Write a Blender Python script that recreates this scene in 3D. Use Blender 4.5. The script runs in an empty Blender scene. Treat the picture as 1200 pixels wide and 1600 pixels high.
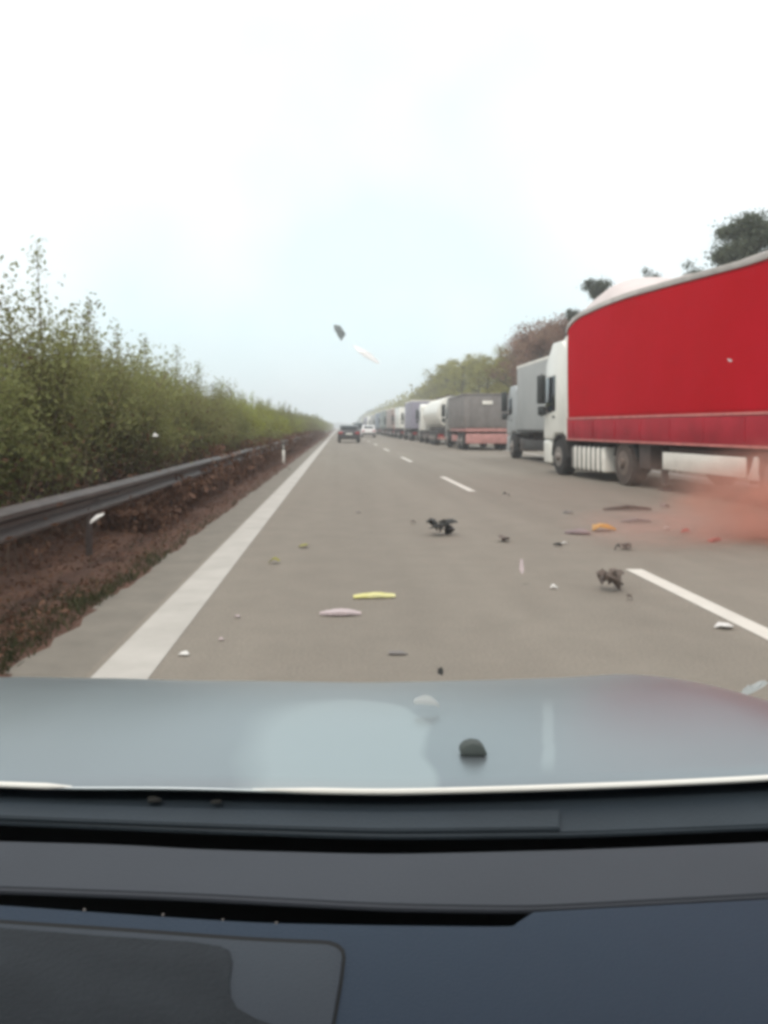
import bpy, bmesh, math, random
import numpy as np
from mathutils import Vector, Matrix

# ------------------------------------------------------------------ camera, sky, sun, exposure
S = bpy.context.scene
COL = S.collection
F, CX, HY, CAMZ = 1250.0, 530.0, 667.0, 1.3      # focal length in photo pixels, vanishing point, camera height
cam_d = bpy.data.cameras.new("dash_camera")
cam = bpy.data.objects.new("dash_camera", cam_d); COL.objects.link(cam)
cam.location = (0, 0, CAMZ); cam.rotation_euler = (math.radians(90), 0, 0)
cam_d.sensor_fit = 'VERTICAL'; cam_d.sensor_height = 24.0; cam_d.lens = F*24/1600
cam_d.shift_x = (600-CX)/1600; cam_d.shift_y = -(800-HY)/1600
cam_d.clip_start = 0.05; cam_d.clip_end = 5000
S.camera = cam

SUN_EL, SUN_AZ = math.radians(52), math.radians(35)
w = bpy.data.worlds.new("World"); S.world = w; w.use_nodes = True
nt = w.node_tree; N = nt.nodes; L = nt.links; N.clear()
out = N.new('ShaderNodeOutputWorld'); bg = N.new('ShaderNodeBackground')
sky = N.new('ShaderNodeTexSky'); sky.sky_type = 'NISHITA'; sky.sun_disc = False
sky.sun_elevation = SUN_EL; sky.sun_rotation = SUN_AZ; sky.air_density = 1.0; sky.dust_density = 3.0
tc = N.new('ShaderNodeTexCoord'); sep = N.new('ShaderNodeSeparateXYZ'); L.new(tc.outputs['Generated'], sep.inputs[0])
ns = N.new('ShaderNodeTexNoise'); ns.inputs['Scale'].default_value = 2.2; ns.inputs['Detail'].default_value = 3
L.new(tc.outputs['Generated'], ns.inputs['Vector'])
cr = N.new('ShaderNodeValToRGB'); L.new(sep.outputs['Z'], cr.inputs[0])     # overcast: greyer towards the horizon
cr.color_ramp.elements[0].position = 0.0; cr.color_ramp.elements[0].color = (.76, .83, .84, 1)
cr.color_ramp.elements[1].position = 0.14; cr.color_ramp.elements[1].color = (.80, .90, .92, 1)
e = cr.color_ramp.elements.new(.45); e.color = (.80, .93, .95, 1)
e = cr.color_ramp.elements.new(.72); e.color = (1.0, 1.0, 1.0, 1)
cm = N.new('ShaderNodeMix'); cm.data_type = 'RGBA'; cm.blend_type = 'MULTIPLY'; cm.inputs[0].default_value = 1
cr2 = N.new('ShaderNodeValToRGB'); L.new(ns.outputs[0], cr2.inputs[0])
cr2.color_ramp.elements[0].position = .38; cr2.color_ramp.elements[0].color = (.90, .99, 1.0, 1)
cr2.color_ramp.elements[1].position = .62; cr2.color_ramp.elements[1].color = (1.16, 1.08, 1.07, 1)
L.new(cr.outputs[0], cm.inputs[6]); L.new(cr2.outputs[0], cm.inputs[7])
sc = N.new('ShaderNodeVectorMath'); sc.operation = 'SCALE'; sc.inputs['Scale'].default_value = 7.6
L.new(cm.outputs[2], sc.inputs[0])
mx = N.new('ShaderNodeMix'); mx.data_type = 'RGBA'; mx.inputs[0].default_value = .93
L.new(sky.outputs[0], mx.inputs[6]); L.new(sc.outputs[0], mx.inputs[7])
L.new(mx.outputs[2], bg.inputs[0]); bg.inputs[1].default_value = 0.125
L.new(bg.outputs[0], out.inputs[0])

sd = bpy.data.lights.new("sun", 'SUN'); sd.energy = 1.4; sd.angle = math.radians(14); sd.color = (1, .95, .87)
sun = bpy.data.objects.new("sun", sd); COL.objects.link(sun)
# direction TO the sun: behind-left of the camera
az = math.radians(208)
dv = Vector((math.sin(az)*math.cos(SUN_EL), math.cos(az)*math.cos(SUN_EL), math.sin(SUN_EL)))
sun.rotation_euler = dv.to_track_quat('Z', 'Y').to_euler()
sky.sun_rotation = az
S.view_settings.view_transform = 'Standard'; S.view_settings.look = 'None'
S.view_settings.exposure = 0.5; S.view_settings.gamma = 1
S.cycles.filter_width = 3.8
S.cycles.volume_step_rate = 1.0
S.cycles.volume_max_steps = 64
S.cycles.use_denoising = True
S.cycles.max_bounces = 8; S.cycles.volume_bounces = 4; S.cycles.transparent_max_bounces = 12

rnd = random.Random(7)
def P(px, py, D): return Vector(((px-CX)*D/F, D, CAMZ-(py-HY)*D/F))
def G(px, py, z=0.0):
    D = (CAMZ-z)*F/(py-HY); return P(px, py, D)

# ------------------------------------------------------------------ materials
def lin(c): return tuple((v/255/12.92 if v/255 <= .04045 else ((v/255+.055)/1.055)**2.4) for v in c)
def mat(name, col, rough=.6, metal=0.0, var=.12, scale=3.0, bump=0.0, bscale=None, coat=0.0, spec=.5, col2=None, detail=6, stretch=None, coords='Object', trans=0.0):
    m = bpy.data.materials.new(name); m.use_nodes = True
    n = m.node_tree.nodes; l = m.node_tree.links; b = n['Principled BSDF']
    t = n.new('ShaderNodeTexCoord'); mp = n.new('ShaderNodeMapping'); l.new(t.outputs[coords], mp.inputs[0])
    if stretch: mp.inputs['Scale'].default_value = stretch
    nz = n.new('ShaderNodeTexNoise'); nz.inputs['Scale'].default_value = scale; nz.inputs['Detail'].default_value = detail
    nz.inputs['Roughness'].default_value = .62
    l.new(mp.outputs[0], nz.inputs['Vector'])
    r = n.new('ShaderNodeValToRGB'); l.new(nz.outputs[0], r.inputs[0])
    r.color_ramp.elements[0].position = .3; r.color_ramp.elements[1].position = .7
    if col2 is None:
        a = tuple(max(0, c*(1-var)) for c in col); c2 = tuple(min(1, c*(1+var)) for c in col)
    else: a, c2 = col, col2
    r.color_ramp.elements[0].color = (*a, 1); r.color_ramp.elements[1].color = (*c2, 1)
    l.new(r.outputs[0], b.inputs['Base Color'])
    b.inputs['Roughness'].default_value = rough; b.inputs['Metallic'].default_value = metal
    b.inputs['Specular IOR Level'].default_value = spec
    b.inputs['Coat Weight'].default_value = coat; b.inputs['Coat Roughness'].default_value = .12
    if trans: b.inputs['Transmission Weight'].default_value = trans
    if bump:
        bn = n.new('ShaderNodeTexNoise'); bn.inputs['Scale'].default_value = bscale or scale*6; bn.inputs['Detail'].default_value = 4
        l.new(mp.outputs[0], bn.inputs['Vector'])
        bp = n.new('ShaderNodeBump'); bp.inputs['Strength'].default_value = 1; bp.inputs['Distance'].default_value = bump
        l.new(bn.outputs[0], bp.inputs['Height']); l.new(bp.outputs[0], b.inputs['Normal'])
    return m

def leaf_mat(name, cols, trl=.35):
    m = bpy.data.materials.new(name); m.use_nodes = True
    n = m.node_tree.nodes; l = m.node_tree.links; b = n['Principled BSDF']; o = n['Material Output']
    g = n.new('ShaderNodeNewGeometry'); t = n.new('ShaderNodeTexCoord'); oi = n.new('ShaderNodeObjectInfo')
    nz = n.new('ShaderNodeTexNoise'); nz.inputs['Scale'].default_value = 1.1; nz.inputs['Detail'].default_value = 3
    l.new(t.outputs['Object'], nz.inputs['Vector'])
    a = n.new('ShaderNodeMath'); a.operation = 'MULTIPLY_ADD'; l.new(g.outputs['Random Per Island'], a.inputs[0]); a.inputs[1].default_value = .35
    a2 = n.new('ShaderNodeMath'); a2.operation = 'MULTIPLY_ADD'; l.new(oi.outputs['Random'], a2.inputs[0]); a2.inputs[1].default_value = .3; l.new(a.outputs[0], a2.inputs[2])
    a.inputs[2].default_value = -.32
    a3 = n.new('ShaderNodeMath'); a3.operation = 'ADD'; l.new(a2.outputs[0], a3.inputs[0]); l.new(nz.outputs[0], a3.inputs[1])
    r = n.new('ShaderNodeValToRGB'); l.new(a3.outputs[0], r.inputs[0])
    k = len(cols); r.color_ramp.elements[0].position = .25; r.color_ramp.elements[0].color = (*cols[0], 1)
    r.color_ramp.elements[1].position = .78; r.color_ramp.elements[1].color = (*cols[-1], 1)
    for i in range(1, k-1):
        e = r.color_ramp.elements.new(.25+.53*i/(k-1)); e.color = (*cols[i], 1)
    l.new(r.outputs[0], b.inputs['Base Color']); b.inputs['Roughness'].default_value = .7; b.inputs['Specular IOR Level'].default_value = .2
    tr = n.new('ShaderNodeBsdfTranslucent'); l.new(r.outputs[0], tr.inputs[0])
    ms = n.new('ShaderNodeMixShader'); ms.inputs[0].default_value = trl
    l.new(b.outputs[0], ms.inputs[1]); l.new(tr.outputs[0], ms.inputs[2]); l.new(ms.outputs[0], o.inputs[0])
    return m

M = {}
M['white'] = mat('white_paint', (.74,.72,.66), .35, var=.06, scale=2, coat=.3)
M['white2'] = mat('white_road_grime_paint', (.76,.72,.65), .5, var=.1, scale=4)
M['grey_paint'] = mat('grey_paint', (.33,.34,.34), .45, var=.08, scale=2)
M['tipper'] = mat('tipper_grey', (.185,.165,.155), .55, var=.2, scale=2)
M['tipper_cab'] = mat('warm_grey_cab_paint', (.27,.25,.225), .45, var=.1)
M['dark'] = mat('dark_chassis', (.035,.032,.03), .7, var=.3, scale=6)
M['brownchassis'] = mat('dusty_brown_chassis', (.075,.055,.048), .8, var=.3, scale=5)
M['rubber'] = mat('tyre_rubber', (.03,.028,.027), .85, var=.3, scale=12, bump=.004)
M['rim'] = mat('wheel_rim', (.30,.27,.25), .45, metal=.6, var=.2, scale=8)
M['rim_dusty'] = mat('dusty_rim', (.15,.115,.095), .8, var=.3, scale=8)
M['rubber_dusty'] = mat('dusty_tyre', (.075,.056,.047), .9, var=.3, scale=8)
M['glass'] = mat('dark_cab_glass', (.02,.025,.03), .08, var=.1, spec=.8)
M['mirror'] = mat('mirror_housing', (.03,.035,.035), .5, var=.15)
M['steel'] = mat('weathered_dirty_steel', (.085,.066,.060), .5, metal=.55, var=.28, scale=5, bump=.002)
M['pinkred'] = mat('faded_red_underrun', (.42,.20,.18), .6, var=.2, scale=5)
M['tail'] = mat('tail_lamp_lens', (.30,.02,.02), .3, var=.1)
M['strap'] = mat('pale_red_edge_strap', (.50,.16,.14), .6, var=.25, scale=4)
M['rail_dull'] = mat('dull_roof_rail', (.42,.38,.35), .6, var=.15, scale=3)
M['roof_tarp'] = mat('pale_pinkish_roof_tarpaulin', (.60,.52,.50), .7, var=.06, scale=1.2)
M['silver'] = mat('silver_tank', (.75,.72,.66), .3, metal=.25, var=.05)
M['violet'] = mat('violet_grey_tarpaulin', (.24,.22,.27), .6, var=.1)
M['orange'] = mat('dusty_brown_tarpaulin', (.30,.235,.21), .6, var=.1)
M['green'] = mat('greenish_grey_tarpaulin', (.21,.235,.22), .6, var=.1)
M['blue'] = mat('bluish_grey_tarpaulin', (.20,.23,.27), .6, var=.1)

def curtain_mat(name, col, col2):
    m = mat(name, col, .75, col2=col2, scale=.5, spec=.02)
    n = m.node_tree.nodes; l = m.node_tree.links; b = n['Principled BSDF']
    t = n.new('ShaderNodeTexCoord'); mp = n.new('ShaderNodeMapping'); mp.inputs['Scale'].default_value = (1, 2.2, .25)
    l.new(t.outputs['Object'], mp.inputs[0])
    nz = n.new('ShaderNodeTexNoise'); nz.inputs['Scale'].default_value = 1.4; nz.inputs['Detail'].default_value = 4; l.new(mp.outputs[0], nz.inputs[0])
    bp = n.new('ShaderNodeBump'); bp.inputs['Distance'].default_value = .02; l.new(nz.outputs[0], bp.inputs['Height']); l.new(bp.outputs[0], b.inputs['Normal'])
    return m
M['red'] = curtain_mat('red_tarpaulin', (.42,.003,.008), (.48,.005,.016))
M['red_low'] = mat('dull_red_lower_side', (.35,.020,.032), .7, var=.2, scale=1.5, spec=.15)
M['tarp_grey'] = curtain_mat('grey_tarpaulin', (.34,.345,.34), (.42,.42,.41))

M['asphalt'] = None
def asphalt():
    m = bpy.data.materials.new('worn_asphalt'); m.use_nodes = True
    n = m.node_tree.nodes; l = m.node_tree.links; b = n['Principled BSDF']
    t = n.new('ShaderNodeTexCoord')
    def noise(scale, det, st=None):
        mp = n.new('ShaderNodeMapping'); l.new(t.outputs['Object'], mp.inputs[0])
        if st: mp.inputs['Scale'].default_value = st
        z = n.new('ShaderNodeTexNoise'); z.inputs['Scale'].default_value = scale; z.inputs['Detail'].default_value = det
        z.inputs['Roughness'].default_value = .65; l.new(mp.outputs[0], z.inputs[0]); return z
    big = noise(.5, 4, (1, .12, 1)); track = noise(1.1, 2, (1, .01, 1)); fine = noise(60, 3); mid = noise(2.5, 6)
    r = n.new('ShaderNodeValToRGB'); l.new(big.outputs[0], r.inputs[0])
    r.color_ramp.elements[0].position = .3; r.color_ramp.elements[0].color = (.188,.163,.134, 1)
    r.color_ramp.elements[1].position = .7; r.color_ramp.elements[1].color = (.225,.197,.163, 1)
    def mult(prev, z, lo, hi, p0=.3, p1=.7):
        q = n.new('ShaderNodeMapRange'); q.inputs[1].default_value = p0; q.inputs[2].default_value = p1
        q.inputs[3].default_value = lo; q.inputs[4].default_value = hi; l.new(z.outputs[0], q.inputs[0])
        v = n.new('ShaderNodeVectorMath'); v.operation = 'SCALE'; l.new(prev, v.inputs[0]); l.new(q.outputs[0], v.inputs['Scale']); return v.outputs[0]
    c = mult(r.outputs[0], track, .92, 1.06); c = mult(c, fine, .8, 1.2); c = mult(c, mid, .93, 1.06)
    l.new(c, b.inputs['Base Color']); b.inputs['Roughness'].default_value = .85; b.inputs['Specular IOR Level'].default_value = .3
    bp = n.new('ShaderNodeBump'); bp.inputs['Distance'].default_value = .004; l.new(fine.outputs[0], bp.inputs['Height']); l.new(bp.outputs[0], b.inputs['Normal'])
    return m
M['asphalt'] = asphalt()
M['shoulder'] = mat('edge_asphalt', (.175,.155,.128), .9, var=.14, scale=3, bump=.004, bscale=70)
M['line'] = mat('road_paint', (.36,.335,.30), .7, col2=(.46,.43,.39), scale=2.5, bump=.001, bscale=60)
M['dash_paint'] = mat('fresh_road_paint', (.52,.48,.43), .7, col2=(.60,.56,.50), scale=3)
M['soil'] = mat('brown_soil', (.060,.027,.015), .95, col2=(.11,.052,.032), scale=1.6, bump=.05, bscale=9)
M['ground'] = mat('ground_litter', (.05,.035,.02), .95, col2=(.075,.075,.035), scale=.25, bump=.05, bscale=4)
M['bark'] = mat('bark', (.055,.042,.034), .9, var=.35, scale=6, bump=.01)
M['twig'] = mat('brown_twig', (.13,.088,.062), .9, var=.4, scale=3)
M['leaf_a'] = leaf_mat('olive_leaf', [(.18,.155,.085), (.235,.235,.095), (.31,.325,.13)], .5)
M['leaf_b'] = leaf_mat('bright_olive_leaf', [(.22,.21,.05), (.30,.32,.055), (.38,.42,.09)], .5)
M['leaf_dry'] = leaf_mat('dry_brown_leaf', [(.080,.040,.024), (.13,.067,.042), (.18,.10,.066)], .2)
M['tree_g'] = leaf_mat('green_crown', [(.21,.175,.060), (.29,.265,.075), (.38,.36,.11)], .4)
M['tree_b'] = leaf_mat('brown_crown', [(.20,.115,.08), (.28,.165,.12), (.33,.23,.15)], .4)
M['tree_d'] = leaf_mat('pine_crown', [(.06,.07,.045), (.095,.11,.07), (.14,.155,.10)], .3)
M['grass'] = leaf_mat('dark_verge_grass', [(.02,.026,.010), (.035,.04,.014), (.06,.06,.025)], .2)
M['hill'] = mat('distant_wooded_hill', (.05,.06,.045), .95, var=.35, scale=.05, bump=1.0, bscale=.3)

# ------------------------------------------------------------------ object helpers
def link(o, parent=None):
    COL.objects.link(o)
    if parent is not None: o.parent = parent
    return o
def tag(o, label=None, cat=None, group=None, kind=None):
    if label: o['label'] = label
    if cat: o['category'] = cat
    if group: o['group'] = group
    if kind: o['kind'] = kind
    return o
def empty(name, loc, label, cat, group=None, rz=0.0):
    o = bpy.data.objects.new(name, None); o.empty_display_size = .2; link(o)
    o.location = loc; o.rotation_euler = (0, 0, rz); return tag(o, label, cat, group)

class MB:
    def __init__(s): s.bm = bmesh.new()
    def _merge(s, b):
        me = bpy.data.meshes.new('tmp'); b.to_mesh(me); b.free(); s.bm.from_mesh(me); bpy.data.meshes.remove(me); return s
    def box(s, x0, x1, y0, y1, z0, z1, bev=.015, seg=2, rot=None):
        b = bmesh.new(); bmesh.ops.create_cube(b, size=1)
        for v in b.verts: v.co = Vector(((x0+x1)/2+v.co.x*(x1-x0), (y0+y1)/2+v.co.y*(y1-y0), (z0+z1)/2+v.co.z*(z1-z0)))
        if bev: bmesh.ops.bevel(b, geom=b.edges[:], offset=min(bev, .45*min(abs(x1-x0), abs(y1-y0), abs(z1-z0))), segments=seg, affect='EDGES', profile=.5)
        if rot is not None: bmesh.ops.transform(b, matrix=rot, verts=b.verts)
        return s._merge(b)
    def prism(s, pts, a0, a1, axis='x', bev=.0, seg=2):
        # pts 2-D outline; extruded along axis. axis x: pts=(y,z); y: pts=(x,z); z: pts=(x,y)
        b = bmesh.new()
        def mk(p, a):
            if axis == 'x': return (a, p[0], p[1])
            if axis == 'y': return (p[0], a, p[1])
            return (p[0], p[1], a)
        v0 = [b.verts.new(mk(p, a0)) for p in pts]; v1 = [b.verts.new(mk(p, a1)) for p in pts]
        b.faces.new(v0); b.faces.new(v1[::-1]); k = len(pts)
        for i in range(k): b.faces.new((v0[i], v0[(i+1) % k], v1[(i+1) % k], v1[i]))
        bmesh.ops.recalc_face_normals(b, faces=b.faces[:])
        if bev:
            es = [e for e in b.edges if len(e.link_faces) == 2 and e.calc_face_angle(0) > .3]
            bmesh.ops.bevel(b, geom=es, offset=bev, segments=seg, affect='EDGES', profile=.5)
        return s._merge(b)
    def cyl(s, c, r, h, axis='x', n=28, r2=None, bev=0):
        b = bmesh.new(); bmesh.ops.create_cone(b, cap_ends=True, segments=n, radius1=r, radius2=r if r2 is None else r2, depth=h)
        if bev: bmesh.ops.bevel(b, geom=[e for e in b.edges if e.calc_face_angle(0) > .8], offset=bev, segments=2, affect='EDGES')
        R = {'x': Matrix.Rotation(math.pi/2, 4, 'Y'), 'y': Matrix.Rotation(math.pi/2, 4, 'X'), 'z': Matrix.Identity(4)}[axis]
        bmesh.ops.transform(b, matrix=Matrix.Translation(c) @ R, verts=b.verts); return s._merge(b)
    def tube(s, pts, rads, n=7):
        b = bmesh.new(); rings = []
        for i, p in enumerate(pts):
            p = Vector(p); d = (Vector(pts[min(i+1, len(pts)-1)])-Vector(pts[max(i-1, 0)])).normalized()
            u = d.orthogonal().normalized(); v = d.cross(u)
            rings.append([b.verts.new(p+(u*math.cos(a)+v*math.sin(a))*rads[i]) for a in [2*math.pi*k/n for k in range(n)]])
        for i in range(len(rings)-1):
            for k in range(n): b.faces.new((rings[i][k], rings[i][(k+1) % n], rings[i+1][(k+1) % n], rings[i+1][k]))
        b.faces.new(rings[0][::-1]); b.faces.new(rings[-1]); return s._merge(b)
    def build(s, name, m, parent=None, smooth=True):
        me = bpy.data.meshes.new(name); bmesh.ops.recalc_face_normals(s.bm, faces=s.bm.faces[:]) ; s.bm.to_mesh(me); s.bm.free()
        me.materials.append(m)
        if smooth:
            me.polygons.foreach_set('use_smooth', [True]*len(me.polygons))
            me.set_sharp_from_angle(angle=math.radians(40))
        return link(bpy.data.objects.new(name, me), parent)

def mesh_np(name, verts, quads, m):
    me = bpy.data.meshes.new(name); nv, nq = len(verts), len(quads)
    me.vertices.add(nv); me.vertices.foreach_set('co', np.asarray(verts, np.float32).ravel())
    me.loops.add(nq*4); me.loops.foreach_set('vertex_index', np.asarray(quads, np.int32).ravel())
    me.polygons.add(nq); me.polygons.foreach_set('loop_start', np.arange(nq, dtype=np.int32)*4)
    me.materials.append(m); me.update(calc_edges=True); me.validate(); return me
def leaves(centers, size, rg, flat=.0):
    n = len(centers); a = rg.normal(size=(n, 3)); a[:, 2] *= (1-flat); a /= np.linalg.norm(a, axis=1)[:, None]
    h = rg.normal(size=(n, 3)); b = np.cross(a, h); b /= np.linalg.norm(b, axis=1)[:, None]
    s = size*rg.uniform(.6, 1.4, (n, 1)); c = np.asarray(centers)
    nrm = np.cross(a, b)
    v = np.stack([c-a*s, c-b*s*.45+nrm*s*.12, c+a*s, c+b*s*.45+nrm*s*.12], 1).reshape(-1, 3)
    return v, np.arange(n*4).reshape(-1, 4)
def copy_tree(o, parent=None):
    c = o.copy(); COL.objects.link(c); c.parent = parent
    for ch in list(o.children): copy_tree(ch, c)
    return c
ORD = ['first','second','third','fourth','fifth','sixth','seventh','eighth','ninth','tenth','eleventh','twelfth','thirteenth','fourteenth','fifteenth',
       'sixteenth','seventeenth','eighteenth','nineteenth','twentieth']
TENS = {2:'twenty',3:'thirty',4:'forty',5:'fifty',6:'sixty'}
def ordw(i):
    if i < 20: return ORD[i]
    t, u = divmod(i+1, 10)
    return (TENS[t]+'-'+ORD[u-1]) if u else {2:'twentieth',3:'thirtieth',4:'fortieth',5:'fiftieth',6:'sixtieth'}[t]

# ------------------------------------------------------------------ ground, road, markings
def bank(x):            # terrain profile across the motorway
    if x > 13: return -.06 + 2.6*min(1, (x-13)/9)**1.3 + max(0, (x-24))*.03
    if x < -1.72: return -.035 + .03*min(1, (-1.72-x)/.8)
    return -.06
xs = [-700,-300,-100,-40,-20,-10,-6,-4,-3,-2.5,-2.1,-1.9,-1.73,-1.6, 3, 8, 11.8, 13,14,15,16,17,18,19,20,22,24,30,50,120,300,700]
ys = [-30]+[i*4 for i in range(0, 40)]+[170,200,250,320,420,600,900,1400]
vs = [(x, y, bank(x)) for y in ys for x in xs]; nx = len(xs)
qs = [(j*nx+i, j*nx+i+1, (j+1)*nx+i+1, (j+1)*nx+i) for j in range(len(ys)-1) for i in range(nx-1)]
tag(link(bpy.data.objects.new('ground', mesh_np('ground', vs, qs, M['ground']))), kind='structure')
def sheet(name, x0, x1, y0, y1, z, m, step=8):
    n = max(1, int((y1-y0)/step)); yy = [y0+(y1-y0)*i/n for i in range(n+1)]
    v = [(x, y, z) for y in yy for x in (x0, x1)]; q = [(2*i, 2*i+1, 2*i+3, 2*i+2) for i in range(n)]
    return link(bpy.data.objects.new(name, mesh_np(name, v, q, m)))
tag(sheet('road', -1.33, 12.2, -20, 1300, 0, M['asphalt']), kind='structure')
tag(sheet('road_edge_strip', -1.78, -1.325, -20, 1300, -.006, M['shoulder']), kind='structure')
# soil verge: uneven sheet between the asphalt and the hedge
rg = np.random.default_rng(3)
yy = np.concatenate([np.arange(-2, 40, .25), np.arange(40, 160, 1.0), np.arange(160, 701, 20)]); xx = np.linspace(-6.5, -1.70, 26)
vv = []
for y in yy:
    for i, x in enumerate(xx):
        h = .05*math.sin(x*5.1+y*1.3)*math.sin(y*2.7+x)+.03*rg.normal()
        e = min(1, (-1.70-x)/.35)
        vv.append((x+(.02*rg.normal() if i == 25 else 0), y, -.01+.05*e+h*.5*e))
k = len(xx); qq = [(j*k+i, j*k+i+1, (j+1)*k+i+1, (j+1)*k+i) for j in range(len(yy)-1) for i in range(k-1)]
o = tag(link(bpy.data.objects.new('soil_verge', mesh_np('soil_verge', vv, qq, M['soil']))), kind='structure')
tag(sheet('edge_line_marking', -1.285, -.985, -20, 900, .004, M['line']), kind='structure')
tag(sheet('shoulder_line_marking', 9.05, 9.3, -20, 900, .004, M['line']), kind='structure')
# lane dashes
lane = MB(); dl = []
def dash(y0, y1):
    lane.prism([(2.605, y0), (2.755, y0), (2.755, y1), (2.605, y1)], .0035, .005, 'z')
y_near, y_far = F*1.3/101, F*1.3/78      # the dash seen at mid distance
L1, PER = y_far-y_near, 0
PER = y_near-(F*1.3/223-L1)
kk = -1
while True:
    a = y_near+kk*PER
    if a > 400: break
    dash(a, a+L1); kk += 1
tag(lane.build('lane_dash_marking', M['dash_paint'], smooth=False), kind='structure')

# distant hills
def ridge(name, pts, D, depth):
    v = []; q = []
    for (px, py) in pts:
        X = (px-CX)*D/F; Z = max(.5, CAMZ-(py-HY)*D/F)
        v += [(X, D-depth*.5, -2), (X, D-depth*.2, Z*.75), (X, D, Z), (X*1.1, D+depth, Z*.6)]
    for i in range(len(pts)-1):
        for j in range(3): q.append((i*4+j, i*4+4+j, i*4+5+j, i*4+1+j))
    o = link(bpy.data.objects.new(name, mesh_np(name, v, q, M['hill']))); o.data.polygons.foreach_set('use_smooth', [True]*len(q))
    return tag(o, kind='structure')
r5 = random.Random(5)
def jag(pts, n=10, a=2.0):
    o = []
    for (x0, y0), (x1, y1) in zip(pts, pts[1:]):
        for i in range(n): t = i/n; o.append((x0+(x1-x0)*t, y0+(y1-y0)*t+r5.uniform(-a, a)*.6))
    return o+[pts[-1]]
ridge('hill', jag([(552,664),(562,652),(575,641),(595,635),(620,632),(645,630),(700,622),(800,610),(1100,600)], 12, 1.2), 620, 130)
ridge('hill', jag([(250,650),(400,655),(480,657),(515,660),(540,661),(570,662),(600,662)], 12, .8), 1000, 200)

# ------------------------------------------------------------------ left hedge: shrubs behind the rail
def make_shrub(seed, h, leafm, nclump=120, per=150, ls=.029):
    rg = np.random.default_rng(seed); r = random.Random(seed)
    tw = MB(); cents = []
    tips = []
    for i in range(26):
        a = r.uniform(0, 2*math.pi); sp = r.uniform(.1, .85); hh = h*r.uniform(.45, .95)
        b0 = Vector((r.uniform(-.25, .25), r.uniform(-.3, .3), -.05)); t = Vector((math.cos(a)*sp, math.sin(a)*sp*1.15, hh))
        mid = b0.lerp(t, .5)+Vector((r.uniform(-.12, .12), r.uniform(-.12, .12), .1))
        tw.tube([b0, mid, t], [.016, .010, .004], 5); tips.append((b0, mid, t))
        for k in range(3):
            q = mid.lerp(t, r.uniform(0, .8)); e2 = q+Vector((r.uniform(-.4, .4), r.uniform(-.4, .4), r.uniform(.1, .45)))
            tw.tube([q, e2], [.006, .002], 4)
    for i in range(70):      # low tangle of dead stems
        q = Vector((r.uniform(-.7, 1.05), r.uniform(-1.0, 1.0), 0)); e2 = q+Vector((r.uniform(-.3, .3), r.uniform(-.35, .35), r.uniform(.3, 1.0)))
        tw.tube([q, e2], [.007, .003], 4)
    for i in range(nclump):
        b0, mid, t = r.choice(tips); u = rg.uniform(.35, 1.0)
        c = np.array(mid.lerp(t, (u-.35)/.65) if u > .35 else mid)+rg.normal(0, .17, 3)
        cents.append(c+rg.normal(0, [.15, .17, .15], (per, 3)))
    C = np.concatenate(cents); C = C[C[:, 2] > .25]
    ga = mesh_np('foliage', *leaves(C, ls, rg), leafm)
    dr = np.stack([rg.normal(.15, .55, 2300), rg.uniform(-1.1, 1.1, 2300), np.abs(rg.normal(0, .55, 2300))], 1)
    dry = mesh_np('dead_leaves', *leaves(dr, ls*1.05, rg), M['leaf_dry'])
    # tall leader shoots
    sh = MB(); sc_ = []
    for i in range(1):
        x, y = r.uniform(-.4, .5), r.uniform(-.8, .8); top = h*(1.12+.045*(seed % 4))
        pts = [(x, y, h*.5), (x+r.uniform(-.06, .06), y+r.uniform(-.06, .06), h*.8), (x+r.uniform(-.12, .12), y+r.uniform(-.12, .12), top)]
        sh.tube(pts, [.012, .009, .003], 5)
        for k in range(260):
            u = rg.uniform(0, 1); p = np.array(Vector(pts[0]).lerp(Vector(pts[2]), .3+.7*u)); sc_.append(p+rg.normal(0, .04+.06*(1-u), 3)*np.array([1, 1, 1.4]))
    return dict(twigs=tw, fol=ga, dry=dry, shoot=sh, shootleaf=mesh_np('shoot_leaves', *leaves(np.array(sc_), ls*.9, rg), leafm))
def shrub_proto(seed, h, lm):
    d = make_shrub(seed, h, lm)
    e = bpy.data.objects.new('hedge_shrub', None); link(e)
    d['twigs'].build('stems', M['twig'], e, smooth=False)
    link(bpy.data.objects.new('foliage', d['fol']), e); link(bpy.data.objects.new('dead_leaves', d['dry']), e)
    s = d['shoot'].build('tall_shoot', M['twig'], e, smooth=False); link(bpy.data.objects.new('shoot_foliage', d['shootleaf']), s)
    return e
protos = [shrub_proto(11, 2.42, M['leaf_a']), shrub_proto(12, 2.3, M['leaf_a']), shrub_proto(13, 2.45, M['leaf_a']), shrub_proto(14, 2.3, M['leaf_b'])]
used = set()
def place_shrub(k, loc, s, rz, label):
    p = protos[k]
    if k in used: o = copy_tree(p)
    else: o = p; used.add(k)
    o.location = loc; o.scale = (s[0], s[1], s[2]); o.rotation_euler = (0, 0, rz)
    tag(o, label, 'shrub', 'shrubs behind the left guard rail'); return o
r9 = random.Random(21)
y = 4.6; i = 0; look = []
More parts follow.
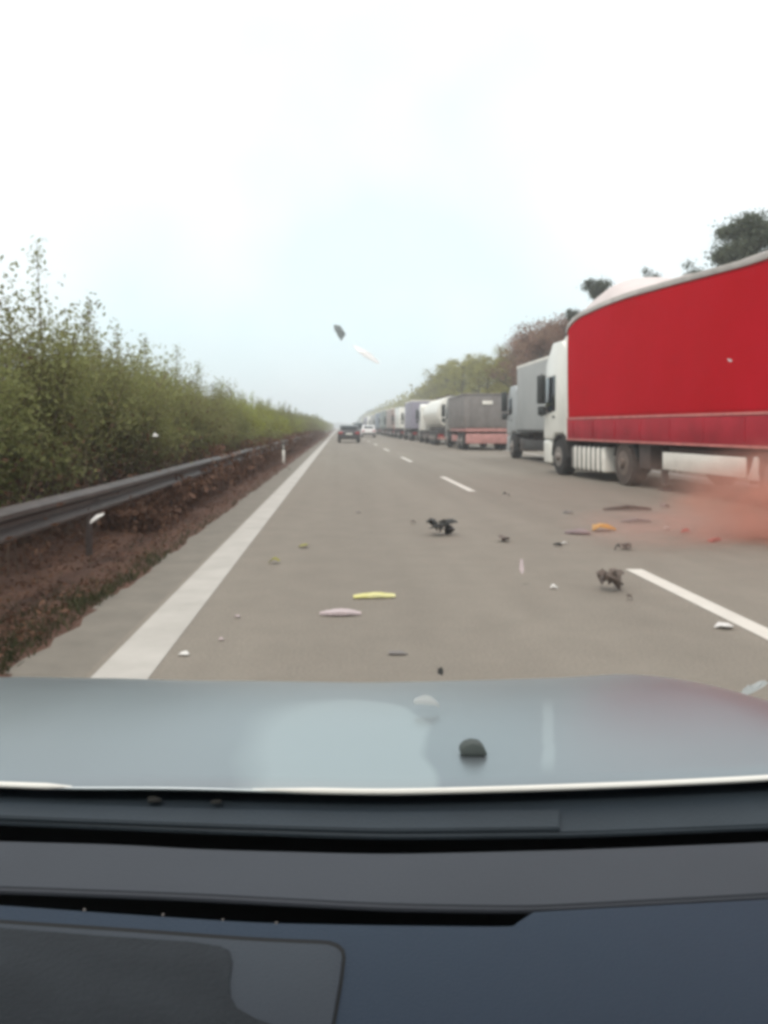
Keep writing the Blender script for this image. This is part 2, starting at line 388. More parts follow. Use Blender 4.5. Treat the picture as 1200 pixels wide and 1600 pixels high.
while y < 105:
    bright = 24 < y < 52
    k = 3 if bright and r9.random() < .75 else r9.choice([0, 1, 2])
    hs = r9.uniform(.98, 1.14) if y < 30 else r9.uniform(.86, 1.0)
    if 19 < y < 23: hs *= .9
    if y < 9: hs *= .84
    s = 1.0+y*.006
    nm = 'bright olive leafy shrub' if k == 3 else ['dull olive twiggy shrub', 'brownish olive shrub', 'olive shrub with tall thin shoots'][k]
    place_shrub(k, (-3.75+r9.uniform(-.2, .15), y, 0), (s, s*1.15, hs), r9.choice([0, math.pi])+r9.uniform(-.3, .3) if k != 9 else 0,
                f"{nm}, {ordw(i)} in the hedge from its near end")
    y += 1.55*(1+y*.012); i += 1
NSHR = i
# second thin row behind closes the gaps
y = 5.5; j = 0
while y < 60:
    k = r9.choice([0, 1, 2]); place_shrub(k, (-5.6+r9.uniform(-.2, .2), y, 0), (1.1, 1.35, r9.uniform(1.0, 1.15)), r9.uniform(0, 6.28),
        f"olive shrub in the rear row of the hedge, {ordw(j)} from the near end")
    y += 2.6; j += 1
# far hedge (one mass)
rgh = np.random.default_rng(8)
n = 26000; Y = 100+300*rgh.uniform(0, 1, n)**1.5; X = rgh.normal(-4.1, .8, n); Z = np.abs(rgh.beta(1.6, 1.5, n))*2.45*(1+.15*np.sin(Y*.7)+.1*np.sin(Y*1.9))
X = np.minimum(X, -2.75)
me = mesh_np('far_hedge_foliage', *leaves(np.stack([X, Y, Z], 1), .14, rgh), M['leaf_a'])
tag(link(bpy.data.objects.new('hedge_foliage', me)), 'far end of the roadside hedge fading into the haze', 'hedge', kind='stuff')

# verge grass and litter
n = 26000; Y = 3+23*rgh.uniform(0, 1, n)**2.2; X = -1.72-np.abs(rgh.normal(0, .30, n))-.5*np.clip(1-(Y-3)/4, 0, 1)*rgh.uniform(0, 1, n)
base = np.stack([X, Y, np.full(n, .0)], 1); a = rgh.uniform(0, 6.28, n); hgt = rgh.uniform(.02, .085, n)*np.clip(1.2-(Y-3)/30, .3, 1)
wd = .005; d1 = np.stack([np.cos(a)*wd, np.sin(a)*wd, np.zeros(n)], 1); lean = rgh.normal(0, .035, (n, 2))
top = base+np.concatenate([lean, hgt[:, None]], 1)
v = np.stack([base-d1, base+d1, top+d1*.3, top-d1*.3], 1).reshape(-1, 3)
keep = rgh.uniform(0, 1, n) < np.clip(1.1-(Y-3)/6, .10, 1); v = v.reshape(n, 4, 3)[keep].reshape(-1, 3)
tag(link(bpy.data.objects.new('verge_grass', mesh_np('verge_grass', v, np.arange(len(v)).reshape(-1, 4), M['grass']))), 'dark short grass along the asphalt edge', 'grass', kind='stuff')
n = 42000; Y = 3+60*rgh.uniform(0, 1, n)**1.6; X = -1.80-3.6*rgh.uniform(0, 1, n)**.9
c = np.stack([X, Y, .05+np.abs(rgh.normal(0, .025, n))], 1)
tag(link(bpy.data.objects.new('leaf_litter', mesh_np('leaf_litter', *leaves(c, .022, rgh, .6), M['leaf_dry']))), 'brown fallen leaves covering the soil beside the asphalt', 'leaf litter', kind='stuff')

# ------------------------------------------------------------------ guard rail
gr = empty('guard_rail', (-2.42, 3, -.05), 'weathered steel guard rail in front of the hedge along the left verge', 'guard rail')
prof = [(0, .50), (.035, .51), (.075, .535), (.075, .56), (.035, .585), (.0, .61), (0, .64), (.035, .665), (.075, .69), (.075, .725), (.035, .75), (0, .765)]
b = bmesh.new(); ysr = [-1+i*2 for i in range(0, 76)]; rows = []
for yv in ysr:
    rows.append([b.verts.new((px, yv, pz+.006*math.sin(yv*.8))) for px, pz in prof]+[b.verts.new((px-.004, yv, pz+.006*math.sin(yv*.8))) for px, pz in prof[::-1]])
m_ = len(rows[0])
for j in range(len(rows)-1):
    for q in range(m_): b.faces.new((rows[j][q], rows[j][(q+1) % m_], rows[j+1][(q+1) % m_], rows[j+1][q]))
mb = MB(); mb._merge(b); mb.build('rail_beam', M['steel'], gr)
post = MB().box(-.10, -.06, -.05, .05, -.1, .74, .004).box(-.06, .0, -.045, .045, .54, .69, .004)
p0 = post.build('post', M['steel'], gr, smooth=False)
for i in range(36):
    q = p0 if i == 0 else p0.copy()
    if i: COL.objects.link(q); q.parent = gr
    q.location = (0, 1+i*4, 0)

# roadside delineator post
pt = G(444, 735)
dpo = empty('delineator_post', (-1.95, F*1.3/58, 0), 'white delineator post with a black slanted top band at the verge', 'marker post')
MB().prism([(-.045,-.1),(.045,-.1),(.045,.50),(-.045,.50)], -.04, .04, 'y', .012).build('post', M['white'], dpo)
MB().prism([(-.045,.502),(.045,.502),(.045,.70),(-.045,.77)], -.04, .04, 'y', .012).build('black_band', M['mirror'], dpo)
MB().box(-.018, .018, -.046, -.0405, .55, .66, .002).build('reflector', M['white'], dpo)

# ------------------------------------------------------------------ trees on the right bank
def make_tree(seed, H, lm, kind='broad', nclump=80, per=85, ls=.10):
    rg = np.random.default_rng(seed); r = random.Random(seed)
    tr = MB(); cents = []; top = Vector((r.uniform(-.3, .3), r.uniform(-.3, .3), H*.9))
    tr.tube([(0, 0, -.6), (r.uniform(-.1, .1), r.uniform(-.1, .1), H*.35), Vector((0, 0, H*.62))+top*.05, top], [H*.022, H*.016, H*.010, H*.003], 8)
    tips = []
    z0 = {'broad': .22, 'pine': .84, 'oak': .62}[kind]
    for i in range(20 if kind == 'broad' else 10):
        z = H*r.uniform(z0, .88 if kind != 'oak' else .93); a = r.uniform(0, 6.28); f = (z/H-z0)/(1-z0)
        R = (H*.30*(1-.55*f**1.5) if kind == 'broad' else H*(.062 if kind == 'pine' else .12))*r.uniform(.55, 1.1)
        b0 = Vector((0, 0, z)); e = Vector((math.cos(a)*R, math.sin(a)*R, z+R*(r.uniform(.25, .8) if kind != 'oak' else r.uniform(.0, .5))))
        if e.z > H*.97: e.z = H*.97
        tr.tube([b0, b0.lerp(e, .5)+Vector((0, 0, -.05*R)), e], [H*.007, H*.004, H*.0015], 5); tips.append((b0, e))
    tips.append((Vector((0, 0, H*.7)), Vector((0, 0, H*.97))))
    for i in range(nclump):
        b0, e = r.choice(tips); c = np.array(b0.lerp(e, r.uniform(.45, 1.05)))+rg.normal(0, H*(.03 if kind == 'broad' else .012), 3)
        sg = H*r.uniform(.022, .05)*{'broad': 1, 'pine': .42, 'oak': .75}[kind]; cents.append(c+rg.normal(0, [sg, sg, sg*.7], (per, 3)))
    C = np.concatenate(cents); C = C[(C[:, 2] > .8) & (C[:, 2] < H)]
    e = bpy.data.objects.new('roadside_tree', None); link(e)
    tr.build('trunk', M['bark'], e); link(bpy.data.objects.new('crown', mesh_np('crown', *leaves(C, ls, rg), lm)), e)
    return e
tp = {'g0': make_tree(31, 10, M['tree_g']), 'g1': make_tree(32, 10, M['tree_g']), 'b0': make_tree(33, 10, M['tree_b']), 'b1': make_tree(34, 10, M['tree_b']),
      'p0': make_tree(35, 10, M['tree_d'], 'pine', 40, 140, .06), 'p1': make_tree(36, 10, M['tree_d'], 'pine', 40, 140, .06), 'p2': make_tree(37, 10, M['tree_d'], 'oak', 190, 130, .075)}
tused = set()
def place_tree(k, X, D, Hh, label, wide=1.0):
    if k in tused: o = copy_tree(tp[k])
    else: o = tp[k]; tused.add(k)
    s = Hh/10; z = bank(X)
    o.location = (X, D, z-.1); o.scale = (s*wide, s*wide, s); o.rotation_euler = (0, 0, rnd.uniform(0, 6.28))
    tag(o, label, 'tree', 'dark trees above the red trailer' if k[0] == 'p' else 'trees on the wooded bank'); return o
def tree_at(k, px, py, lat, label, wide=1.0):
    D = lat*F/(px-CX); top = CAMZ+(HY-py)*D/F; place_tree(k, lat, D, top-bank(lat)+.1, label, wide)
front = [(650,614),(656,606),(663,600),(670,594),(678,588),(688,568),(698,560),(710,562),(722,556),(734,551),(748,549),(762,555),(776,552),(790,545),(803,535),
         (816,518),(830,505),(845,497),(860,492),(878,486),(898,480)]
for i, (px, py) in enumerate(front):
    k = ('b' if px > 808 else 'g')+str(i % 2)
    nm = 'brownish tree' if k[0] == 'b' else 'olive green tree'
    tree_at(k, px, py+2, 16+rnd.uniform(-.5, 1.2), f"{nm} in the bank's front row, {ordw(i)} from the far end", rnd.uniform(.85, 1.1))
for i, (px, py) in enumerate([(655,612),(672,598),(690,584),(712,570),(735,562),(760,566),(785,556),(806,545),(826,520),(850,508),(876,500),(905,500)]):
    tree_at(('b' if px > 800 else 'g')+str(i % 2), px, py+2, 21+rnd.uniform(-1, 1), f"{'brownish' if px>800 else 'olive'} tree in the bank's second row, {ordw(i)} from the far end", 1.15)
# lower bank trees hidden in part behind the red trailer
for i, (px, py) in enumerate([(935,560),(975,550),(1025,535),(1085,520),(1150,505),(1230,490)]):
    tree_at('b'+str(i % 2), px, py, 17.5, f"brownish tree behind the red trailer, {ordw(i)} from its cab", 1.1)
tree_at('p0', 933, 420, 17, 'dark tree with a small round top beside the front corner of the red trailer', .85)
tree_at('p1', 1010, 411, 17, 'dark tree whose top just clears the red trailer roof at mid length', .9)
tree_at('p1', 1077, 400, 16.5, 'dark tree peeping over the rear half of the red trailer roof', 1.0)
tree_at('p2', 1172, 330, 17, 'tallest dark tree with a broad crown above the rear of the red trailer', 1.0)
tree_at('p0', 895, 470, 16.5, 'small dark tree at the upper front corner of the red curtain', .5)
# far wood on the bank: one mass
n = 30000; Y = 160+520*rgh.uniform(0, 1, n)**1.3; X = 15.5+rgh.uniform(0, 26, n); hb = np.array([bank(x) for x in X])
Z = hb+rgh.beta(1.4, 1.2, n)*(8.0+1.4*np.sin(Y*.21+X*.6)+1.1*np.sin(Y*.55))
tag(link(bpy.data.objects.new('far_woods', mesh_np('far_woods', *leaves(np.stack([X, Y, Z], 1), .5, rgh), M['tree_g']))), 'hazy wood on the far bank beyond the trucks', 'woods', kind='stuff')

# ------------------------------------------------------------------ trucks (local +Y is the driving direction, origin at front of the load body)
def wheel(parent, x, y, r=.5, wd=.32, side=-1, name='wheel', rimm='rim', tyre='rubber'):
    c = (x, y, r)
    o = MB().cyl(c, r, wd, 'x', 32, bev=.04).cyl((x+side*wd*.5, y, r), r*.72, .02, 'x', 28).build(name, M[tyre], parent)
    MB().cyl((x+side*(wd*.5-.005), y, r), r*.56, .05, 'x', 28, bev=.012).cyl((x+side*(wd*.5+.05), y, r), r*.22, .10, 'x', 14, bev=.02).build('rim', M[rimm], o)
    return o
def axle(parent, y, r=.5, w=2.5, rimm='rim', tyre='rubber'):
    for sd in (-1, 1): wheel(parent, sd*(w/2-.19), y, r, .34, sd, 'wheel', rimm, tyre)
def cab(parent, y0, y1, zt, col, W=2.46, glass_z=(1.95, 2.75), deflector=True, z0=.55):
    hw = W/2
    prof = [(y0, 1.0), (y0, zt-.22), (y0+.35, zt), (y1-.75, zt), (y1-.22, zt-.55), (y1-.03, 2.0), (y1, 1.2), (y1, .95), (y0+1.05, .95), (y0+.95, 1.12), (y0+.25, 1.12)]
    o = MB().prism(prof, -hw, hw, 'x', .06, 3).build('cab', M[col], parent)
    for sd in (-1, 1):
        a = sd*hw; b_ = a+sd*.012; lo, hi = sorted((a-sd*.02, b_))
        pr = [(y0+.80, glass_z[0]), (y1-.14, glass_z[0]-.10), (y1-.26, glass_z[1]-.05), (y0+.80, glass_z[1])]
        MB().prism(pr, lo, hi, 'x', .004).build('side_window', M['glass'], o)
        # door seam and handle
        MB().box(*sorted((a, a+sd*.03)), y0+.85, y0+1.0, 1.55, 1.60, .008).build('door_handle', M['mirror'], o)
    for sd in (-1, 1):
        xa = sd*(hw+.05); mo = MB().box(*sorted((xa, xa+sd*.24)), y1-.38, y1-.26, 1.95, 2.75, .03).box(*sorted((xa, xa+sd*.22)), y1-.37, y1-.27, 1.62, 1.88, .03)
        mo.tube([(sd*(hw-.02), y1-.12, 2.72), (xa+sd*.12, y1-.32, 2.78)], [.018, .018], 6).tube([(sd*(hw-.02), y1-.08, 1.7), (xa+sd*.12, y1-.32, 1.60)], [.018, .018], 6)
        mm = mo.build('mirror', M['mirror'], parent)
    MB().box(-hw+.02, hw-.02, y1-.55, y1+.06, .28, .93, .06, 3).build('bumper', M[col], parent)
    MB().prism([(-hw+.12, 2.05), (hw-.12, 2.05), (hw-.16, zt-.62), (-hw+.16, zt-.62)], y1-.16, y1-.02, 'y', .01).build('windscreen', M['glass'], parent)
    MB().box(-.8, .8, y1-.0, y1+.03, 1.0, 1.6, .01).build('grille', M['mirror'], parent)
    for sd in (-1, 1): MB().box(*sorted((sd*.75, sd*1.1)), y1+.055, y1+.08, .5, .75, .01).build('headlight', M['silver'], parent)
    MB().box(-hw+.06, hw-.06, y0+.15, y0+1.0, .60, .93, .02).build('engine_housing', M['dark'], parent)
    return o
def underrun(parent, yr, W=2.45, m='dark', z=.45):
    MB().box(-W/2, W/2, yr-.02, yr+.08, z, z+.14, .01).build('underrun_bar', M[m], parent)
    for sd in (-1, 1):
        MB().box(*sorted((sd*(W/2-.45), sd*(W/2-.05))), yr-.05, yr-.0225, z+.18, z+.32, .008).build('tail_light', M['tail'], parent)

# --- red curtain-sided articulated truck
yaw = math.atan(.08); c_, s_ = math.cos(yaw), math.sin(yaw)
org = Vector((5.96, 21.0, 0))+Vector((1.275*c_, 1.275*s_, 0))
T = empty('articulated_truck', org, 'white cab truck with a long red curtain sided trailer, nearest in the queue', 'truck', 'trucks queueing on the right', yaw)
LEN, HT = 13.6, 3.98
# curtains (grid with slight billow)
HP = [(.1,3.80),(0,3.84),(-.15,3.98),(-.5,4.10),(-1,4.17),(-2.5,4.22),(-3.6,4.22),(-5.4,4.15),(-8,4.03),(-13.7,3.97)]
def ht_at(y):
    for (a, za), (b_, zb_) in zip(HP, HP[1:]):
        if b_ <= y <= a: return za+(zb_-za)*(a-y)/(a-b_)
    return 3.97
def curtain(side, y0, y1, z0, z1, x, m, parent, name='curtain', amp=.018, seed=1):
    r = random.Random(seed); ny, nz = 140, 22; v = []
    ph = [r.uniform(0, 6.28) for _ in range(6)]
    for i in range(ny+1):
        for j in range(nz+1):
            y = y0+(y1-y0)*i/ny; tz = j/nz; z = z0+(ht_at(y)-.10-z0)*tz; b_ = math.sin(math.pi*tz)**.6
            d = amp*b_*(.8*math.sin(y*.9+ph[0]+.5*tz)+.35*math.sin(y*2.3+ph[1]+1.2*tz+math.sin(y))+.08*math.sin(y*7+ph[2]-2*tz)) + .02*b_
            v.append((x+side*d, y, z))
    q = [(i*(nz+1)+j, (i+1)*(nz+1)+j, (i+1)*(nz+1)+j+1, i*(nz+1)+j+1) for i in range(ny) for j in range(nz)]
    o = link(bpy.data.objects.new(name, mesh_np(name, v, q, m)), parent); o.data.polygons.foreach_set('use_smooth', [True]*len(q))
    md = o.modifiers.new('thick', 'SOLIDIFY'); md.thickness = .006; return o
def trailer(T, LEN, HT, mcur, mlow, mrail, W=2.55, zf=1.0, zb=1.5, strap=None, fixed_front=True, shape=True):
    h = W/2
    MB().prism([(-LEN, zf+.02), (-.03, zf+.02), (-.03, HT-.3), (-.35, HT-.06), (-LEN, HT-.06)], -h+.05, h-.05, 'x').build('load_body', M['brownchassis'], T)
    for sd in (-1, 1):
        cu = curtain(sd, -LEN+.1, -.10, zb, HT-.14, sd*(h-.02), M[mcur], T, seed=3+sd)
        MB().box(*sorted((sd*(h-.045), sd*(h+.005))), -LEN+.05, -.06, zf, zb-.012, .01).build('side_board', M[mlow], T)
        if strap: 
            MB().box(*sorted((sd*(h-.04), sd*(h+.014))), -LEN+.05, -.06, zb-.01, zb+.04, .008).build('edge_strap', M[strap], T)
            MB().box(*sorted((sd*(h-.04), sd*(h+.012))), -LEN+.05, -.06, zf-.05, zf-.003, .008).build('lower_rail', M[strap], T)
            yb = -.5
            while yb > -LEN+.3:
                MB().box(*sorted((sd*(h+.006), sd*(h+.022))), yb-.025, yb+.025, zf+.05, zb-.06, .004).build('curtain_strap', M[mlow], T); yb -= 1.25
        # roof rail with the rounded front corner
        ysq = [0, -.08, -.15, -.3, -.5, -.75]+[-1-.5*i for i in range(26)]
        MB().prism([(yq, ht_at(yq)-.115) for yq in ysq]+[(yq, ht_at(yq)) for yq in ysq[::-1]], *sorted((sd*(h-.06), sd*(h+.018))), 'x', .01).build('roof_rail', M['rail_dull'], T)
        MB().box(*sorted((sd*(h-.07), sd*(h+.012))), -.075, .0, zf-.04, HT-.385, .012).build('corner_post', M[mrail], T)
        MB().box(*sorted((sd*(h-.07), sd*(h+.012))), -LEN-.03, -LEN+.05, zf-.04, HT-.155, .012).build('rear_post', M[mrail], T)
    MB().box(-h+.075, h-.075, -.08, -.005, zf, HT-.40, .01).build('headboard', M[mrail], T)
    v = []; ny, nxx = 60, 16
    for i in range(ny+1):
        yq = -.12-(LEN-.2)*i/ny
        for j in range(nxx+1):
            u = -1+2*j/nxx; bl = .16+.46*math.exp(-((yq+1.9)/1.35)**2)+.05*math.sin(yq*2.1)
            v.append((u*(h-.05), yq, ht_at(yq)-.02+bl*(1-abs(u)**2.6)**.6*min(1, (-yq)/.8)))
    q = [(i*(nxx+1)+j, i*(nxx+1)+j+1, (i+1)*(nxx+1)+j+1, (i+1)*(nxx+1)+j) for i in range(ny) for j in range(nxx)]
    o = link(bpy.data.objects.new('roof_sheet', mesh_np('roof_sheet', v, q, M['roof_tarp'])), T); o.data.polygons.foreach_set('use_smooth', [True]*len(q))
    for sd in (-1, 1): MB().box(*sorted((sd*.01, sd*(h-.08))), -LEN-.04, -LEN-.003, zf, HT-.16, .01).build('rear_door', M[mrail], T)
    for sd in (-1, 1): MB().box(*sorted((sd*.42, sd*.55)), -LEN+.1, -.6, .72, zf-.055, .01).build('chassis_beam', M['brownchassis'], T)
trailer(T, LEN, HT, 'red', 'red_low', 'white', strap='strap')
cab(T, .14, 1.93, 3.62, 'white', W=2.46, glass_z=(1.75, 2.72))
MB().prism([(.16, 3.60), (.16, 3.82), (.35, 3.84), (1.0, 3.62)], -1.05, 1.05, 'x', .03).build('roof_deflector', M['white'], T)
MB().box(-1.2, -1.16, -.30, .12, 1.15, 3.5, .01).build('side_deflector', M['white'], T)
MB().box(1.16, 1.2, -.30, .12, 1.15, 3.5, .01).build('side_deflector', M['white'], T)
axle(T, .66); axle(T, -3.35, w=2.48, rimm='rim_dusty', tyre='rubber_dusty')
for yy_ in (-8.75, -10.05, -11.35): axle(T, yy_, w=2.5)
for sd in (-1, 1):
    tk = MB().box(*sorted((sd*.72, sd*1.22)), -2.25, -.22, .22, .82, .06, 3)
    t_ = tk.build('fuel_tank', M['white2'], T)
    for q in range(7): yq = -.36-q*.29; MB().box(*sorted((sd*.715, sd*1.237)), yq-.02, yq+.02, .215, .826, .006).build('strap', M['dark'], t_)
    MB().box(*sorted((sd*1.195, sd*1.235)), -7.95, -5.15, .46, .80, .012).build('side_guard', M['white2'], T)
    fd = MB()
    fd.prism([(-8.34, .44), (-8.02, .44), (-8.20, .82), (-8.26, .82)], *sorted((sd*1.19, sd*1.235)), 'x', .006).build('mudguard', M['white2'], T)
    arc = [(-3.35+.60*math.cos(a), .5+.60*math.sin(a)) for a in [math.pi*.08+i*math.pi*.84/12 for i in range(13)]]
    arc += [(-3.35+.57*math.cos(a), .5+.57*math.sin(a)) for a in [math.pi*.92-i*math.pi*.84/12 for i in range(13)]]
    MB().prism(arc, *sorted((sd*.85, sd*1.2)), 'x').build('wheel_arch', M['dark'], T)
    arc = [(.66+.60*math.cos(a), .5+.60*math.sin(a)) for a in [i*math.pi/12 for i in range(13)]]+[(.66+.56*math.cos(a), .5+.56*math.sin(a)) for a in [math.pi-i*math.pi/12 for i in range(13)]]
    MB().prism(arc, *sorted((sd*.85, sd*1.225)), 'x').build('wheel_arch', M['dark'], T)
    MB().box(*sorted((sd*.9, sd*1.0)), -4.75, -4.62, .12, .98, .01).box(*sorted((sd*.86, sd*1.04)), -4.8, -4.57, .0, .03, .005).build('landing_leg', M['dark'], T)
    MB().box(*sorted((sd*.75, sd*1.18)), -4.5, -4.0, .42, .95, .03).build('storage_box', M['brownchassis'], T)
MB().box(-.45, .45, -4.9, 1.2, .62, .9, .02).build('tractor_chassis', M['dark'], T)
MB().box(-.9, .9, -4.2, -2.6, .93, .99, .01).build('coupling_plate', M['dark'], T)
MB().box(-1.0, 1.0, -8.2, -4.95, .50, .9, .05).build('pallet_box', M['brownchassis'], T)
underrun(T, -LEN-.03)

def rigid(label, lat, Drear, length, ht, body, cabcol, low='dark', W=2.5, kind='box', group='trucks queueing on the right', yawr=0.0, cabh=3.1, bodyname='box_body', zf=1.15, guard='dark', name='box_truck', cabL=1.9, defl=None):
    """rear end of the load body at distance Drear, left side at lateral lat; origin at the rear-left foot centre"""
    t = empty(name, (lat+W/2, Drear+length, 0), label, 'truck', group, yawr); h = W/2
    if kind == 'box':
        MB().box(-h, h, -length, 0, zf, ht, .04, 3).build(bodyname, M[body], t)
        MB().box(-h-.006, h+.006, -length-.005, .005, ht-.10, ht+.012, .02).build('roof_edge', M['white2'] if body != 'white' else M['grey_paint'], t)
        MB().box(-h-.01, h+.01, -length-.01, .01, zf-.08, zf-.003, .02).build('floor_rail', M['dark'], t)
        for sd in (-1, 1): MB().box(*sorted((sd*.01, sd*(h-.06))), -length-.035, -length-.008, zf+.02, ht-.12, .008).build('rear_door', M[body], t)
    elif kind == 'tipper':
        MB().prism([(-h, zf), (h, zf), (h, ht), (-h, ht)], -length, 0, 'y', .03).build(bodyname, M[body], t)
        rb = MB()
        for q in range(7):
            yq = -length+.15+q*(length-.3)/6
            for sd in (-1, 1): rb.box(*sorted((sd*(h-.01), sd*(h+.05))), yq-.05, yq+.05, zf+.02, ht-.02, .01)
        for q in range(3): xq = -h+.3+q*(W-.6)/2; rb.box(xq-.04, xq+.04, -length-.05, -length+.01, zf+.05, ht-.08, .01)
        rb.box(-h-.04, h+.04, -length-.045, .03, ht-.03, ht+.06, .015)
        rb.build('body_ribs', M[body], t)
        MB().box(-.28, .28, -length-.075, -length-.055, ht-.55, ht-.35, .005).build('number_sign', M['white2'], t)
        MB().box(-h+.05, h-.05, -length-.02, -.2, zf-.22, zf-.04, .02).build('tipping_frame', M[low], t)
    elif kind == 'tank':
        r_ = (ht-zf)/2; zc = zf+r_
        MB().cyl((0, -length/2, zc), r_, length, 'y', 40, bev=.22).build('tank', M[body], t)
        rb = MB()
        for q in range(5): rb.cyl((0, -length*.1-q*length*.2, zc), r_+.025, .10, 'y', 40)
        rb.build('tank_bands', M['white2'], t)
        for q in range(3): MB().cyl((0, -length*(.22+q*.28), zc+r_+.05), .28, .22, 'z', 20, bev=.03).build('hatch', M['steel'], t)
        MB().box(-.5, .5, -length+.1, -.2, zf-.3, zf+.12, .03).build('tank_cradle', M['brownchassis'], t)
        lad = MB().tube([(.25, -length-.04, .8), (.25, -length-.04, ht-.2)], [.02, .02], 6).tube([(.65, -length-.04, .8), (.65, -length-.04, ht-.3)], [.02, .02], 6)
        for q in range(7): lad.tube([(.25, -length-.04, .95+q*.28), (.65, -length-.04, .95+q*.28)], [.014, .014], 5)
        lad.build('ladder', M['steel'], t)
    for sd in (-1, 1): MB().box(*sorted((sd*.40, sd*.5)), -length+.1, 1.2, .68, zf-.23 if kind != 'box' else zf-.09, .01).build('chassis_beam', M['brownchassis'], t)
    cab(t, .25, .25+cabL, cabh, cabcol, W=W-.08, glass_z=(1.85, 2.5 if cabh < 3.2 else 2.65))
    if defl: MB().prism([(.3, cabh-.02), (.3, ht-.05), (.42, ht-.03), (1.2, cabh)], -h+.15, h-.15, 'x', .03).build('roof_deflector', M[defl], t)
    axle(t, .95, w=W)
    rear = [-length+2.4, -length+1.2] if length < 10 else [-length+3.9, -length+2.6, -length+1.3, -3.0]
    for yq in rear: axle(t, yq, w=W)
    for sd in (-1, 1):
        y1g = -1.0 if length < 10 else -3.8
        MB().box(*sorted((sd*(h-.06), sd*(h-.02))), (rear[0]+.7), y1g, .45, .82, .01).build('side_guard', M[guard], t)
        MB().box(*sorted((sd*.6, sd*(h-.1))), -.85, -.1, .35, .85, .04).build('fuel_tank', M['steel'], t)
    underrun(t, -length+.0, W=W-.1, m=low)
    return t
rigid('grey box bodied truck directly ahead of the red trailer, white strip beside its cab', 7.15, 24.6, 7.6, 3.72, 'tarp_grey', 'grey_paint', kind='box', cabh=3.0, zf=1.18, W=2.5)
tt = rigid('dark grey tipper truck with a faded red rear guard and pale grey cab', 6.9, 44.0, 6.2, 3.08, 'tipper', 'tipper_cab', low='pinkred', kind='tipper', cabh=3.15, zf=1.25, guard='pinkred', name='tipper_truck')
MB().box(-1.2, 1.2, -6.32, -6.2, .38, .92, .03).build('rear_guard', M['pinkred'], tt)
rigid('white rounded tanker truck in front of the grey tipper', 6.75, 55.5, 10.6, 3.45, 'silver', 'white', kind='tank', low='pinkred', cabh=3.2, zf=1.15, name='tanker_truck', guard='brownchassis')
rigid('violet grey box truck just ahead of the white tanker', 6.7, 74, 7.5, 3.75, 'violet', 'white', cabh=3.1)
rigid('pinkish white box truck between the violet truck and the brownish truck', 6.5, 86, 7.5, 3.5, 'white', 'pinkred', cabh=3.0)
rigid('dusty brown box truck beyond the pinkish white one', 6.5, 99, 11, 3.6, 'orange', 'tipper_cab', cabh=3.0, zf=1.1)
rigid('greenish grey box truck far up the queue, second beyond the pinkish white one', 6.6, 117, 11, 3.8, 'green', 'white', cabh=3.1)
rigid('bluish grey box truck far up the queue, third beyond the pinkish white one', 6.6, 136, 11, 3.8, 'blue', 'grey_paint', cabh=3.1)
rigid('pale grey truck near the far end of the queue, fourth beyond the pinkish white one', 6.5, 156, 11, 3.7, 'tarp_grey', 'white', cabh=3.1)
rigid('white truck near the far end of the queue, fifth beyond the pinkish white one', 6.5, 177, 11, 3.8, 'white', 'white', cabh=3.1)
rigid('farthest small grey truck in the queue of trucks', 6.5, 200, 11, 3.8, 'violet', 'white', cabh=3.1)

# ------------------------------------------------------------------ cars ahead
def car(label, X, D, paint, wide=1.8, ht=1.48, L_=4.4):
    """rear end at distance D, local origin under the rear axle line"""
    t = empty('parked_car' if False else 'car', (X, D, 0), label, 'car', 'cars driving ahead'); h = wide/2
    side = [(0, .35), (-.03, .62), (.02, .95), (.12, 1.02), (.9, 1.04), (3.1, 1.0), (L_-.35, .86), (L_-.05, .72), (L_, .45), (L_-.1, .28), (.15, .28)]
    MB().prism(side, -h, h, 'x', .07, 3).build('body', paint, t)
    roof = [(.22, 1.0), (.62, ht-.06), (.95, ht), (2.2, ht), (2.75, ht-.18), (3.4, .98)]
    b = MB(); b.prism(roof, -h+.16, h-.16, 'x', .08, 3); b.build('cabin', paint, t)
    MB().prism([(-h+.28, 1.06), (h-.28, 1.06), (h-.38, ht-.10), (-h+.38, ht-.10)], .30, .46, 'y', .01).build('rear_window', M['glass'], t)
    for sd in (-1, 1):
        MB().prism([(.75, 1.06), (.95, ht-.10), (2.2, ht-.10), (2.95, 1.05)], *sorted((sd*(h-.2), sd*(h-.14))), 'x', .006).build('side_window', M['glass'], t)
        MB().box(*sorted((sd*(h-.42), sd*(h-.05))), -.045, .05, .72, .90, .02).build('tail_light', M['tail'], t)
        for yq in (.85, L_-.85): wheel(t, sd*(h-.13), yq, .32, .22, sd)
    MB().box(-h+.06, h-.06, -.07, .1, .36, .56, .03).build('bumper', M['dark'], t)
    MB().box(-.26, .26, -.052, -.035, .68, .79, .003).build('number_plate', M['white2'], t)
    return t
pb = mat('black_car_paint', (.02,.02,.022), .3, coat=.6); pw = mat('white_car_paint', (.72,.7,.69), .3, coat=.6); pg = mat('dark_grey_car_paint', (.06,.06,.065), .3, coat=.5)
car('black car driving ahead in the left lane near the white edge line', .80, 65, pb, wide=1.82, ht=1.46)
car('small white car ahead between the lanes and beside the queue', 3.6, 98, pw, wide=1.8)
car('dark grey car far ahead, between the black car and the white car', 2.6, 112, pg, ht=1.9)

